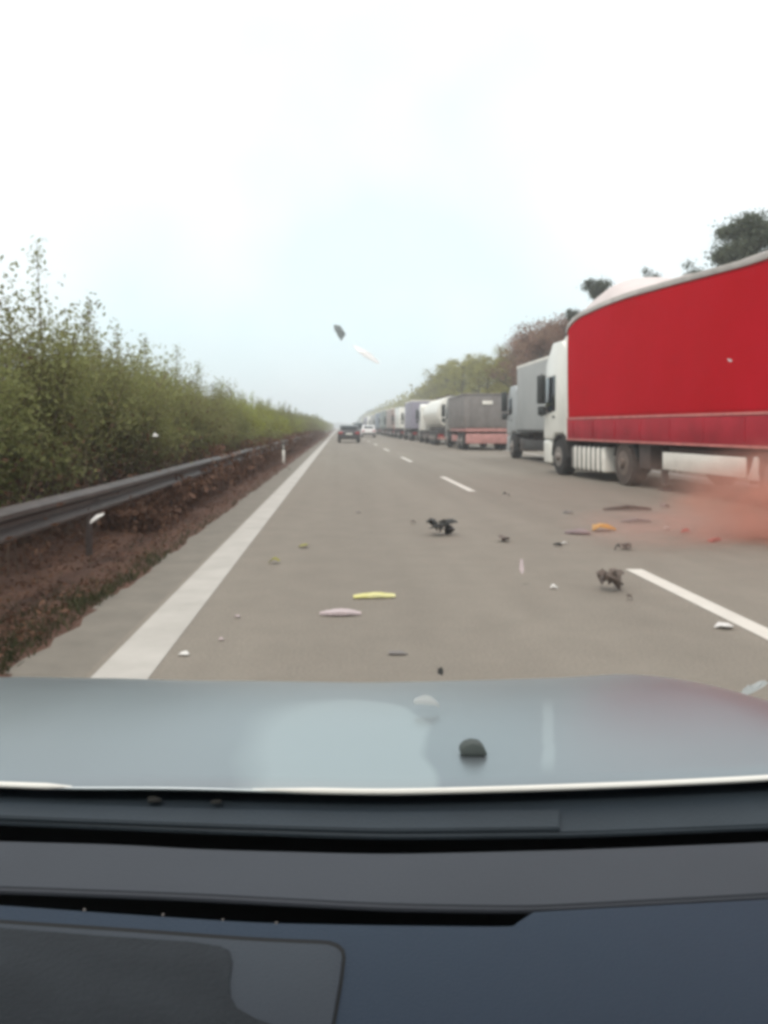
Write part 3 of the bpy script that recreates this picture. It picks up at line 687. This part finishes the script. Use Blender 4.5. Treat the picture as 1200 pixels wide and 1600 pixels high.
# ------------------------------------------------------------------ flying and fallen debris
dm = {'black': mat('black_plastic', (.02,.019,.017), .5, var=.4, scale=20), 'brown': mat('dirty_plastic', (.11,.08,.065), .6, var=.4, scale=15),
      'white': mat('white_plastic', (.62,.59,.56), .5, var=.1), 'bright': mat('bright_white_plastic', (.84,.83,.82), .6, var=.03), 'greyed': mat('grey_rubber', (.22,.24,.24), .7, var=.3, scale=20), 'pale': mat('pale_grey_plastic', (.36,.375,.37), .6, var=.1), 'halfdisc': mat('dark_green_grey_rubber', (.05,.06,.055), .7, var=.2),
      'yellow': mat('yellow_plastic', (.55,.50,.12), .5, col2=(.66,.62,.38), scale=5), 'olive': mat('yellow_green_plastic', (.25,.23,.05), .6, var=.2),
      'orange': mat('amber_plastic', (.50,.25,.04), .45, var=.2), 'pink': mat('pale_pink_plastic', (.45,.36,.36), .5, var=.1), 'grey': mat('grey_plastic', (.17,.15,.14), .6, var=.2),
      'mauve': mat('mauve_plastic', (.19,.14,.14), .6, var=.2), 'redp': mat('red_plastic', (.42,.06,.05), .45, var=.25)}
def shard(seed, w_, d_, h_, n=9, curl=.15, pieces=1):
    """bent irregular plates about w x d in plan, rising h"""
    r = random.Random(seed); mb = MB()
    for p in range(pieces):
        b = bmesh.new(); k = n; ang = sorted(r.uniform(0, 6.28) for _ in range(k))
        ox = 0 if pieces == 1 else r.uniform(-.26, .26)*w_; oy = 0 if pieces == 1 else r.uniform(-.3, .3)*d_
        f = 1 if pieces == 1 else r.uniform(.35, .6)
        ring = []
        for rr in (1.0, .55):
            ring.append([Vector((math.cos(a)*w_/2*f*rr*r.uniform(.75, 1.05), math.sin(a)*d_/2*f*rr*r.uniform(.75, 1.05), 0)) for a in ang])
        def z(v): return h_*(1-min(1, (v.x/(w_/2*f))**2))*.7 + h_*.3*r.random() + curl*v.x*v.y
        vt = []
        for rg_ in ring: vt.append([b.verts.new((v.x, v.y, z(v))) for v in rg_])
        c = b.verts.new((0, 0, h_*r.uniform(.6, 1)))
        for i in range(k):
            j = (i+1) % k; b.faces.new((vt[0][i], vt[0][j], vt[1][j], vt[1][i])); b.faces.new((vt[1][i], vt[1][j], c))
        bmesh.ops.recalc_face_normals(b, faces=b.faces[:])
        th = max(.004, min(w_, d_)*.06); bt = [[b.verts.new(x.co-Vector((0, 0, th))) for x in ring_] for ring_ in vt]; cb = b.verts.new(c.co-Vector((0, 0, th)))
        for i in range(k):
            j = (i+1) % k; b.faces.new((bt[0][j], bt[0][i], bt[1][i], bt[1][j])); b.faces.new((bt[1][j], bt[1][i], cb)); b.faces.new((vt[0][i], bt[0][i], bt[0][j], vt[0][j]))
        bmesh.ops.recalc_face_normals(b, faces=b.faces[:])
        if pieces > 1:
            bmesh.ops.transform(b, matrix=Matrix.Translation((ox, oy, r.uniform(0, .45)*h_)) @ Matrix.Scale(.62, 4, (0, 0, 1)) @ Matrix.Rotation(r.uniform(-.9, .9), 4, 'X') @ Matrix.Rotation(r.uniform(-.5, .5), 4, 'Y') @ Matrix.Rotation(r.uniform(0, 6.28), 4, 'Z'), verts=b.verts)
        mb._merge(b)
    return mb
G_ = 'debris strewn over the road'
def ground_debris(seed, px, py, wpx, hpx, m, label, pieces=1, name='debris_fragment', rz=0, curl=.15, n=9, cat='debris'):
    p = G(px, py+hpx*.5, .0); D = p.y; wpx *= 1.2 if pieces == 1 else 1.45; hpx *= 1.15 if pieces == 1 else 1.5; w_ = wpx*D/F; full = hpx*D/F
    d_ = min(w_*.8, full/(CAMZ/D)*.6); h_ = max(.01, full*.55)
    o = shard(seed, w_, max(d_, .03), h_, n, curl, pieces).build(name, dm[m], smooth=False)
    zmin = min(v.co.z for v in o.data.vertices); o.location = (p.x, p.y+d_*.5, .004-zmin); o.rotation_euler = (0, 0, rz)
    return tag(o, label, cat, G_)
GD = [
 (1, 690,824,31,30,'black','black broken plastic clump on the asphalt in the middle of the near lane',9),
 (2, 645,814,9,9,'brown','tiny dark crumb beside the black clump',1),
 (3, 792,773,10,10,'black','small black fragment just right of the far lane dash',2),
 (4, 800,843,34,11,'brown','flat dark brown fragment lying right of the black clump',2),
 (5, 873,850,15,9,'black','small dark fragment with a pale chip beside it',1),
 (6, 884,848,9,6,'white','pale chip beside the small dark fragment',1),
 (7, 950,820,40,26,'orange','amber orange lamp fragment under the red trailer side',1),
 (10,912,832,44,9,'mauve','faint mauve flat fragment left of the amber fragment',1),
 (11,967,851,9,20,'black','thin black upright fragment below the amber fragment',1),
 (12,984,852,28,20,'brown','brown crumpled fragment right of the thin black one',2),
 (13,970,900,34,42,'brown','brown tangled fragment at the tip of the near lane dash',7),
 (14,985,928,12,22,'brown','small brown sliver trailing below the tangled fragment',1),
 (15,1042,825,16,12,'white','small white curved chip right of the amber fragment',1),
 (16,868,915,12,14,'white','whitish splinter left of the near lane dash',1),
 (17,1138,979,28,12,'white','white pointed chip below the near lane dash',1),
 (20,429,874,18,16,'olive','yellow green fragment nearest the white edge line',1),
 (21,476,852,20,11,'olive','yellow green fragment farther from the white edge line',1),
 (22,618,1022,34,7,'grey','grey narrow sliver close to the bonnet',1),
 (23,286,1022,16,10,'white','white chip close to the foot of the edge line',1),
 (24,369,962,12,9,'pink','pale round chip right of the edge line',1),
 (25,345,998,9,9,'pink','tiny pale chip between the white chip and the pale round chip',1),
 (26,1040,790,20,9,'mauve','dull mauve scrap under the white side guard',1),
 (27,1088,828,26,16,'redp','dull red scrap left of the red dust',2),
 (28,1125,842,24,14,'redp','dull red scrap in the red dust',1),
 (29,890,800,16,6,'grey','small grey scrap below the fuel tank',1),
 (30,560,800,8,5,'grey','tiny grey crumb near the middle of the near lane',1)]
for (sd, px, py, wx, hx, m, lab, pc) in GD:
    ground_debris(sd, px, py, wx*(1.25 if sd == 13 else 1), hx*(1.4 if sd == 13 else 1), m, lab, pc, rz=0)
def strip(px, py, wpx, hpx, m, label, bend=.02, tilt=0.0, taper=.6):
    p = G(px, py+hpx*.5); D = p.y; w_ = wpx*D/F; b = bmesh.new(); rows_ = []
    n_ = 12; r = random.Random(px)
    for i in range(n_+1):
        u = -1+2*i/n_; hw = .035*(1-taper*max(0, abs(u)-.35)/.65)*r.uniform(.88, 1.1); tk = hpx*D/F*.45*(1-.6*abs(u)); zc = .012+bend*(1-u*u)+r.uniform(-.002, .002)
        rows_.append([b.verts.new((u*w_/2, sy*hw+.02*u, zc+sz)) for sy, sz in ((-1, 0), (1, 0), (1, tk+.008), (-1, tk))])
    for a_, c_r in zip(rows_, rows_[1:]):
        for k_ in range(4): b.faces.new((a_[k_], a_[(k_+1) % 4], c_r[(k_+1) % 4], c_r[k_]))
    b.faces.new(rows_[0]); b.faces.new(rows_[-1][::-1]); bmesh.ops.recalc_face_normals(b, faces=b.faces[:])
    mb = MB(); mb._merge(b); o = mb.build('debris_strip', dm[m], smooth=False); o.location = (p.x, p.y, -.004); o.rotation_euler = (0, 0, tilt)
    return tag(o, label, 'debris', G_)
strip(585, 930, 66, 9, 'yellow', 'pale yellow narrow strip in the middle of the near lane', .003, .02, .25)
strip(532, 956, 64, 12, 'pink', 'pale pinkish tapered strip next to the yellow strip', .004, -.12, .85)
strip(980, 791, 78, 14, 'brown', 'long dark strip of trim lying nearest the red trailer', .012, .03, .8)
strip(994, 812, 48, 9, 'grey', 'short dark strip behind the amber fragment', .01, -.03, .6)
def fly(seed, px, py, D, wpx, hpx, m, label, tilt, pieces=1, n=9, name='flying_fragment'):
    o = shard(seed, wpx*D/F, hpx*D/F*.9, .12*wpx*D/F, n, .3, pieces).build(name, dm[m], smooth=False)
    o.location = P(px, py, D); o.rotation_euler = (math.radians(70), math.radians(tilt), .2); return tag(o, label, 'debris', 'debris flying through the air')
fly(41, 530, 519, 9, 31, 19, 'greyed', 'dark fragment flying high in the sky above the far cars', 62, 1, 11)
fly(42, 571, 556, 11, 66, 13, 'bright', 'pale blurred sliver in the sky below the dark flying fragment', 32)
fly(43, 1140, 563, 10, 11, 8, 'pink', 'small pink white chip flying in front of the red curtain', 20)
fly(44, 688, 1050, 2.6, 11, 20, 'black', 'small black splinter flying just beyond the bonnet', 5)
fly(45, 1178, 1080, 2.3, 58, 30, 'pale', 'curved pale grey fragment flying just beyond the right of the bonnet', -22)
fly(46, 152, 809, 5.6, 30, 9, 'white', 'white sliver flying in front of the brown verge below the rail', -35)
fly(47, 243, 682, 8, 9, 16, 'white', 'small pale chip flying in front of the hedge', 10)
fly(48, 815, 885, 6.5, 9, 34, 'pink', 'pale upright sliver flying above the asphalt left of the near lane dash', 4, n=7)

# ------------------------------------------------------------------ own car: bonnet, scuttle and dashboard
OC = empty('own_car', (0, 0, 0), 'silver car seen from inside, grey bonnet ahead of a dark dashboard', 'car')
hoodm = mat('silver_blue_bonnet_paint', (.205,.235,.25), .30, metal=.7, var=.04, scale=1.5, coat=.5)
nn = hoodm.node_tree.nodes; ll = hoodm.node_tree.links; bb = nn['Principled BSDF']
# polished streaky wear: gloss varies over the bonnet
t_ = nn.new('ShaderNodeTexCoord'); z_ = nn.new('ShaderNodeTexNoise'); z_.inputs['Scale'].default_value = 4; ll.new(t_.outputs['Object'], z_.inputs[0])
mr = nn.new('ShaderNodeMapRange'); mr.inputs[3].default_value = .30; mr.inputs[4].default_value = .44; ll.new(z_.outputs[0], mr.inputs[0])
ll.new(mr.outputs[0], bb.inputs['Roughness'])
def mnode(op, x, y=None):
    q_ = nn.new('ShaderNodeMath'); q_.operation = op
    for i_, v_ in ((0, x), (1, y)):
        if v_ is None: continue
        if isinstance(v_, (int, float)): q_.inputs[i_].default_value = v_
        else: ll.new(v_, q_.inputs[i_])
    return q_.outputs[0]
def ramp(x, a0, a1, b0, b1):
    q_ = nn.new('ShaderNodeMapRange'); q_.interpolation_type = 'SMOOTHSTEP'; ll.new(x, q_.inputs[0])
    for i_, v_ in zip((1, 2, 3, 4), (a0, a1, b0, b1)): q_.inputs[i_].default_value = v_
    return q_.outputs[0]
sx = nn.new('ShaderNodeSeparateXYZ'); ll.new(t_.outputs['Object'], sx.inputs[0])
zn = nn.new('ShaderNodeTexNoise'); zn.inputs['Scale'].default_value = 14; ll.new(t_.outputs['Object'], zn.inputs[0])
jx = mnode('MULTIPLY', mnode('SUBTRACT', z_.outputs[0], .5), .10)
# cloud reflection painted into the bonnet colour: rounded pale area, crisp right, faint left
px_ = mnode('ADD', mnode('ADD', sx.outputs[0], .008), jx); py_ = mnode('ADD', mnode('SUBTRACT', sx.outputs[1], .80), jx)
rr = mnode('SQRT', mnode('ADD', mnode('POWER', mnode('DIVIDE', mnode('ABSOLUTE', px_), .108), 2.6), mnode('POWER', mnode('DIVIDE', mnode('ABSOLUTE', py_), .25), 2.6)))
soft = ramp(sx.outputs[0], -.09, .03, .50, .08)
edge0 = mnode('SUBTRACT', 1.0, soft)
reflection_patch = mnode('SUBTRACT', 1.0, mnode('MINIMUM', 1.0, mnode('MAXIMUM', 0.0, mnode('DIVIDE', mnode('SUBTRACT', rr, edge0), soft))))
# thin pale streak running down towards the windscreen
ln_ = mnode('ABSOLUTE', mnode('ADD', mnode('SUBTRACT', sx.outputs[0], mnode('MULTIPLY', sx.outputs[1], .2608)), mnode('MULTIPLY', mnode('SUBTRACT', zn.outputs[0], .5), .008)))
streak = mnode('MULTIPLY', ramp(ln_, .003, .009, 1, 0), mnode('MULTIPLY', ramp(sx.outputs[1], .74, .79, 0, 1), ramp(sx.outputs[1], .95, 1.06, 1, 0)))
fac = mnode('MINIMUM', 1.0, mnode('ADD', mnode('MULTIPLY', reflection_patch, .75), mnode('MULTIPLY', streak, .6)))
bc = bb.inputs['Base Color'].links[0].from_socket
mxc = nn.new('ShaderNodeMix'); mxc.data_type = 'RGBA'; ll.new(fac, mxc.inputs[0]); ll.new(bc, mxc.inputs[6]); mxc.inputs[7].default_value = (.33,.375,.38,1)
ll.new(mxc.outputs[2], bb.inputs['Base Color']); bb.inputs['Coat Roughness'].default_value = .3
cowlm = mat('dark_scuttle_plastic', (.020,.028,.036), .6, var=.15, scale=8, spec=.3, bump=.0006, bscale=300)
dashm = mat('dark_slate_dashboard', (.042,.046,.055), .6, var=.07, scale=3, spec=.2, bump=.0004, bscale=500)
dash2 = mat('darker_slate_dashboard', (.0165,.027,.045), .6, var=.09, scale=3, spec=.2, bump=.0004, bscale=500)
dash3 = mat('slate_lid', (.034,.040,.050), .6, var=.07, scale=3, spec=.2, bump=.0004, bscale=500)
matm = mat('anti_slip_mat', (.020,.023,.027), .8, spec=.2, var=.2, scale=20, bump=.0012, bscale=260)
voidm = mat('black_gap', (.004,.004,.004), .9, var=.1)

def interp(pts, x):
    if x <= pts[0][0]: (x0, y0), (x1, y1) = pts[0], pts[1]
    elif x >= pts[-1][0]: (x0, y0), (x1, y1) = pts[-2], pts[-1]
    else:
        for (x0, y0), (x1, y1) in zip(pts, pts[1:]):
            if x0 <= x <= x1: break
    return y0+(y1-y0)*(x-x0)/(x1-x0)
def smooth_line(pts, x, wd=90):
    return sum(interp(pts, x+k*wd/3) * g for k, g in ((-3,.05),(-2,.1),(-1,.2),(0,.3),(1,.2),(2,.1),(3,.05)))
Aedge = [(-400,1213),(0,1224),(100,1228),(250,1228),(400,1232),(600,1236),(800,1231),(1000,1224),(1200,1215),(1600,1190)]
# bonnet
nu, nv = 120, 46; v = []
for i in range(nu+1):
    X = -.92+1.84*i/nu
    px = CX+X*F/.72; py0 = smooth_line(Aedge, px) if -400 < px < 1600 else (interp(Aedge, px))
    z0 = .976; D0 = (CAMZ-z0)*F/(py0-HY)
    for j in range(nv+1):
        t = 1.30*j/nv; D = D0+t
        z = z0-.0157*t-.2396*t*t
        a = max(0, abs(X+.03)-.50); z -= (1.5 if X > 0 else .62)*a*a
        # pressed ridges either side of a shallow centre channel
        for xr, sg in ((-.34, 1), (.44, 1)):
            z += .0012*math.exp(-((X-xr*(1+.15*t))/.05)**2)*min(1, t*3)
        z += .0010*math.exp(-((X+.10)/.11)**2)*math.exp(-((t-.22)/.25)**2)
        if a > .36: z -= 2.5*(a-.36)
        if j == 0: z += .000
        v.append((X, D, z))
    # rear lip rolls down towards the scuttle
q = [(i*(nv+1)+j, (i+1)*(nv+1)+j, (i+1)*(nv+1)+j+1, i*(nv+1)+j+1) for i in range(nu) for j in range(nv)]
base = len(v)
for i in range(nu+1):
    x, D, z = v[i*(nv+1)]; v += [(x, D-.002, z-.0008), (x, D-.0026, z-.003), (x, D+.004, z-.005)]
for i in range(nu):
    a = base+i*3; c2 = base+(i+1)*3
    q.append((i*(nv+1), a, c2, (i+1)*(nv+1))); q += [(a, a+1, c2+1, c2), (a+1, a+2, c2+2, c2+1)]
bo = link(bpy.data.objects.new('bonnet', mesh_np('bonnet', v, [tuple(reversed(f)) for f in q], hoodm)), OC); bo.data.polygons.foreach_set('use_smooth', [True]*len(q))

for xa_, xb_ in ((-380, 112), (395, 1560)):  # bright tubes standing in for the light caught along the bonnet's rear edge
    pts_ = []; rd_ = []
    n_ = 36
    for k_ in range(n_+1):
        px = xa_+(xb_-xa_)*k_/n_; X_ = (px-CX)*.72/F; py0 = smooth_line(Aedge, px); D0 = (CAMZ-.976)*F/(py0-HY)
        a = max(0, abs(X_+.03)-.50); pts_.append((X_, D0-.001, .9755-(1.5 if X_ > 0 else .62)*a*a))
        rd_.append(.0026*min(1, .25+min(k_, n_-k_)/4))
    MB().tube(pts_, rd_, 8).build('bonnet_edge_highlight', M['silver'], OC)
def H(px, py, z): D = (CAMZ-z)*F/(py-HY); return ((px-CX)*D/F, D)
def band(name, top, bot, z, th, m, parent, x0=-420, x1=1650, step=25, bev=.003, ztop2=None, cutl=None):
    """a dashboard moulding bounded by two sight lines, standing at height z"""
    xs_ = list(range(x0, x1+1, step)); t1 = [H(x, smooth_line(top, x), z) for x in xs_]; b1 = [H(x, smooth_line(bot, x), z) for x in xs_]
    b = bmesh.new(); n_ = len(xs_)
    A1 = [b.verts.new((p[0], p[1], z)) for p in t1]; B1 = [b.verts.new((p[0], p[1], z if ztop2 is None else ztop2)) for p in b1]
    A0 = [b.verts.new((p[0], p[1], z-th)) for p in t1]; B0 = [b.verts.new((p[0], p[1], z-th)) for p in b1]
    for i in range(n_-1):
        b.faces.new((A1[i], A1[i+1], B1[i+1], B1[i])); b.faces.new((A0[i], B0[i], B0[i+1], A0[i+1]))
        b.faces.new((A1[i], A0[i], A0[i+1], A1[i+1])); b.faces.new((B1[i], B1[i+1], B0[i+1], B0[i]))
    b.faces.new((A1[0], B1[0], B0[0], A0[0])); b.faces.new((A1[-1], A0[-1], B0[-1], B1[-1]))
    bmesh.ops.recalc_face_normals(b, faces=b.faces[:])
    if bev: bmesh.ops.bevel(b, geom=[e for e in b.edges if e.calc_face_angle(0) > .6], offset=bev, segments=3, affect='EDGES')
    mb = MB(); mb._merge(b); return mb.build(name, m, parent)
Cow1 = [(x, y+5) for x, y in Aedge]
Cow2 = [(-400,1268),(0,1281),(300,1294),(600,1304),(900,1301),(1200,1289),(1600,1270)]
Ctop = [(-400,1296),(0,1313),(200,1318),(300,1325),(600,1333),(900,1326),(1200,1314),(1600,1290)]
Dtop = [(-400,1375),(0,1387),(300,1398),(600,1414),(830,1418),(1200,1398),(1600,1368)]
Ebot = [(-400,1395),(0,1412),(130,1422),(400,1440),(600,1444),(800,1446),(1200,1440)]
# floor under everything so gaps read black
MB().box(-1.0, 1.0, .05, .70, .70, .78, .0).box(-.85, .85, .70, 1.5, .60, .70, 0).build('bulkhead', voidm, OC, smooth=False)
sc1 = band('scuttle_panel', Cow1, Cow2, .960, .006, cowlm, OC, bev=.002)
band('scuttle_trim', [(-400,1240),(0,1252),(300,1262),(600,1268),(875,1264),(880,1264)], [(-400,1262),(0,1275),(300,1287),(600,1296),(875,1293),(880,1293)], .9635, .004, cowlm, OC, x0=-400, x1=875, bev=.0012)
wip = MB().tube([(*H(60,1262,.968),.968), (*H(330,1266,.970),.970), (*H(640,1281,.968),.968)], [.0030,.0034,.003], 7)
strip = band('dashboard_ledge', Ctop, Dtop, .980, .006, dashm, OC, bev=.002)
Slot_r = 830
# lower dashboard: outline with the vent slot cut out of its far edge
def poly_px(pts, z): return [H(x, y, z) for x, y in pts]
top_r = [(x, smooth_line([(830,1423),(1200,1403),(1600,1374)], x) if x > 860 else 1423.0-(x-832)*.05) for x in range(832, 1651, 30)]
slot_b = [(x, smooth_line(Ebot, x)) for x in range(-420, 790, 25)]
outl = poly_px(slot_b+[(800, 1445), (812, 1436)]+top_r, .980)
near = [(.75, .12), (-.75, .12)]
lower = MB(); lower.prism(outl+[(outl[-1][0], .12), (outl[0][0], .12)], .965, .980, 'z', .0022, 3); lower.build('dashboard_top', dash2, OC)
# lid with a rounded corner, standing a hair above the dashboard and ringed by a dark seam
def lidline(x): return smooth_line([(-400,1405),(0,1437),(200,1450),(400,1465),(560,1471)], x)
def lid_outline(off=0):
    pts = [(x, lidline(x)+off) for x in range(-420, 501, 20)]
    pts += [(516-off*.6, 1470+off), (530-off, 1475+off*.8), (538-off, 1484+off*.4), (540-off, 1496), (536-off, 1530), (529-off, 1570), (522-off, 1610), (500-off, 1900)]
    return pts
seam = lid_outline(0); inner = lid_outline(5)
pp = poly_px(seam, .9808); pp = pp+[(pp[0][0], pp[-1][1])]
MB().prism(pp, .9792, .9808, 'z').build('lid_seam', voidm, OC, smooth=False)
pp = poly_px(inner, .9825); pp = pp+[(pp[0][0], pp[-1][1])]
lid = MB().prism(pp, .9770, .9825, 'z', .0010, 2).build('storage_lid', dash3, OC)
mt = [(-420,1418),(-200,1434),(0,1448),(150,1460),(300,1470),(345,1477),(359,1484),(363,1500),(359,1530),(361,1556),(372,1574),(400,1590),(440,1604),(520,1640),(640,1800),(660,1900)]
pp = poly_px(mt, .9845); pp = pp+[(pp[0][0], pp[-1][1])]
mo = MB().prism(pp, .9815, .9845, 'z', .0010, 2).build('anti_slip_mat', matm); tag(mo, 'dark anti slip mat lying on the dashboard lid', 'mat')
MB().box(-.72, .72, -1.6, .12, 1.45, 1.49, .02).build('roof', hoodm, OC)
# crumbs in the slot edge
cr_ = MB()
for px, py in ((35,1408),(132,1420),(255,1428),(348,1435),(432,1438)):
    p = H(px, py+3, .981); cr_.box(p[0]-.002, p[0]+.003, p[1]-.001, p[1]+.0015, .979, .9835, .0006)
# bits lying on the scuttle and along the slot
for i, (px, py, z_, wx, m_n, lab) in enumerate([
   (132,1424,.9825,7,'grey','grey crumb on the dashboard edge, first from the left along the black slot'),
   (255,1432,.9825,6,'grey','grey crumb on the dashboard edge, second from the left along the black slot'),
   (348,1440,.9825,5,'grey','grey crumb on the dashboard edge, third from the left along the black slot'),
   (432,1445,.9825,6,'grey','grey crumb on the dashboard edge, fourth from the left along the black slot'),
   (235,1252,.9645,34,'black','thin dark leaf scrap on the scuttle panel at the left'),
   (338,1254,.9645,20,'black','short dark leaf scrap on the scuttle panel nearer the middle')]):
    p = H(px, py, z_); w_ = wx*p[1]/F
    o = shard(80+i, w_, w_*.5, .003, 7, .1).build('crumb' if i < 4 else 'leaf_scrap', dm[m_n], smooth=False)
    zm = min(v_.co.z for v_ in o.data.vertices); o.location = (p[0], p[1], z_-.002-zm); o.scale = (1, 1, .5) if i > 3 else (.8, .6, .35)
    tag(o, lab, 'crumb' if i < 4 else 'leaf', 'crumbs along the dashboard slot' if i < 4 else 'scraps on the scuttle')
# bits on the bonnet
def on_bonnet(px, py):
    lo, hi = .74, 1.6
    for _ in range(40):
        D = (lo+hi)/2; X = (px-CX)*D/F; D0 = (CAMZ-.976)*F/(smooth_line(Aedge, CX+X*F/.72)-HY); t = D-D0
        z = .976-.0157*t-.2396*t*t; zs = CAMZ-(py-HY)*D/F
        if zs > z: lo = D
        else: hi = D
    return X, D, z
def bon(seed, px, py, wpx, hpx, m, label, n=10):
    X, D, z = on_bonnet(px, py); o = shard(seed, wpx*D/F, hpx*D/F*2.2, .012, n, .1).build('bonnet_debris', dm[m], smooth=False)
    zm = min(v.co.z for v in o.data.vertices); o.location = (X, D, z+.002-zm+.003); o.rotation_euler = (-.2, 0, 0); return tag(o, label, 'debris', 'debris on the bonnet')
X, D, z = on_bonnet(740, 1181); ww = 21*D/F
MB().prism([(-ww, 0), (ww*1.05, 0), (ww*.8, ww*.55), (ww*.45, ww*.86), (-.1*ww, ww*.95), (-.6*ww, ww*.8), (-.95*ww, ww*.45)], -.003, .012, 'y', .002).build('bonnet_debris', dm['halfdisc'])
hd = bpy.data.objects['bonnet_debris']; hd.location = (X, D, z+.001); tag(hd, 'dark flat bottomed half round fragment on the bonnet', 'debris', 'debris on the bonnet')
bon(62, 664, 1113, 44, 5, 'pale', 'pale angular chip on the bonnet beside the pale patch')

# ------------------------------------------------------------------ red dust thrown up at the right
def cloud(name, c, s, color, dens, label, seed=0.0, em=0):
    b = bmesh.new(); bmesh.ops.create_icosphere(b, subdivisions=4, radius=1)
    me = bpy.data.meshes.new(name); b.to_mesh(me); b.free()
    m = bpy.data.materials.new(name); m.use_nodes = True; n = m.node_tree.nodes; l = m.node_tree.links; n.clear()
    o_ = n.new('ShaderNodeOutputMaterial'); pv = n.new('ShaderNodeVolumePrincipled'); l.new(pv.outputs[0], o_.inputs['Volume'])
    pv.inputs['Color'].default_value = (*color, 1); pv.inputs['Anisotropy'].default_value = .1
    t = n.new('ShaderNodeTexCoord'); ln = n.new('ShaderNodeVectorMath'); ln.operation = 'LENGTH'; l.new(t.outputs['Object'], ln.inputs[0])
    f = n.new('ShaderNodeMapRange'); f.interpolation_type = 'SMOOTHSTEP'; f.inputs[1].default_value = .25; f.inputs[2].default_value = 1; f.inputs[3].default_value = 1; f.inputs[4].default_value = 0; l.new(ln.outputs['Value'], f.inputs[0])
    mp = n.new('ShaderNodeMapping'); mp.inputs['Location'].default_value = (seed, seed*2, 0); l.new(t.outputs['Object'], mp.inputs[0])
    z = n.new('ShaderNodeTexNoise'); z.inputs['Scale'].default_value = 3.0; z.inputs['Detail'].default_value = 5; l.new(mp.outputs[0], z.inputs[0])
    g = n.new('ShaderNodeMapRange'); g.inputs[1].default_value = .38; g.inputs[2].default_value = .62; g.inputs[3].default_value = .12; g.inputs[4].default_value = 1.7; l.new(z.outputs[0], g.inputs[0])
    a = n.new('ShaderNodeMath'); a.operation = 'MULTIPLY'; l.new(f.outputs[0], a.inputs[0]); l.new(g.outputs[0], a.inputs[1])
    a2 = n.new('ShaderNodeMath'); a2.operation = 'MULTIPLY'; l.new(a.outputs[0], a2.inputs[0]); a2.inputs[1].default_value = dens; l.new(a2.outputs[0], pv.inputs['Density'])
    me.materials.append(m); o = link(bpy.data.objects.new(name, me)); o.location = c; o.scale = s
    return tag(o, label, 'dust', kind='stuff')
cloud('red_dust', (5.2, 9.2, .32), (1.7, 1.2, .95), (.78,.42,.33), 1.45, 'orange red dust cloud over the road at the rear of the red trailer')
cloud('pink_dust', (3.5, 8.6, .22), (1.3, .8, .28), (.75,.42,.36), .55, 'thin pink dust drifting low over the scattered fragments', 3.1)

cloud('brown_dust', (6.4, 13.4, .35), (1.8, 3.0, .7), (.62,.45,.37), .13, 'thin brownish dust hanging under the red trailer', 5.3)
# dead undergrowth that swallows the rail farther on
n = 26000; Y = 9.5+113*rgh.uniform(0, 1, n)**1.5; X = -2.52+rgh.normal(0, .17, n); X = np.clip(X, -3.1, -2.12)
Zm = (.42+.28*np.sin(Y*.9)*np.sin(Y*.37+1)+.18*np.sin(Y*2.3))*np.clip((Y-8)/9, .12, 1.15)+.22; Z = np.abs(rgh.uniform(0, 1, n)**.8)*np.clip(Zm, .15, 1)
c_u = np.stack([X, Y, Z+.02], 1); vu, qu = leaves(c_u, .055, rgh)
tag(link(bpy.data.objects.new('undergrowth', mesh_np('undergrowth', vu, qu, M['leaf_dry']))), 'brown dead undergrowth growing over the far guard rail', 'undergrowth', kind='stuff')

# ------------------------------------------------------------------ haze
hb = bmesh.new(); bmesh.ops.create_cube(hb, size=1)
for v_ in hb.verts: v_.co = Vector((v_.co.x*1500, 660+v_.co.y*1500, 23.0+v_.co.z*50))
hm = bpy.data.meshes.new('haze'); hb.to_mesh(hm); hb.free()
m = bpy.data.materials.new('haze'); m.use_nodes = True; n = m.node_tree.nodes; l = m.node_tree.links; n.clear()
o_ = n.new('ShaderNodeOutputMaterial'); pv = n.new('ShaderNodeVolumePrincipled'); l.new(pv.outputs[0], o_.inputs['Volume'])
pv.inputs['Color'].default_value = (.92,.96,1,1); pv.inputs['Density'].default_value = .0017
hm.materials.append(m); tag(link(bpy.data.objects.new('haze', hm)), 'pale haze over the motorway', 'haze', kind='stuff')
wip.bm.free(); cr_.bm.free()
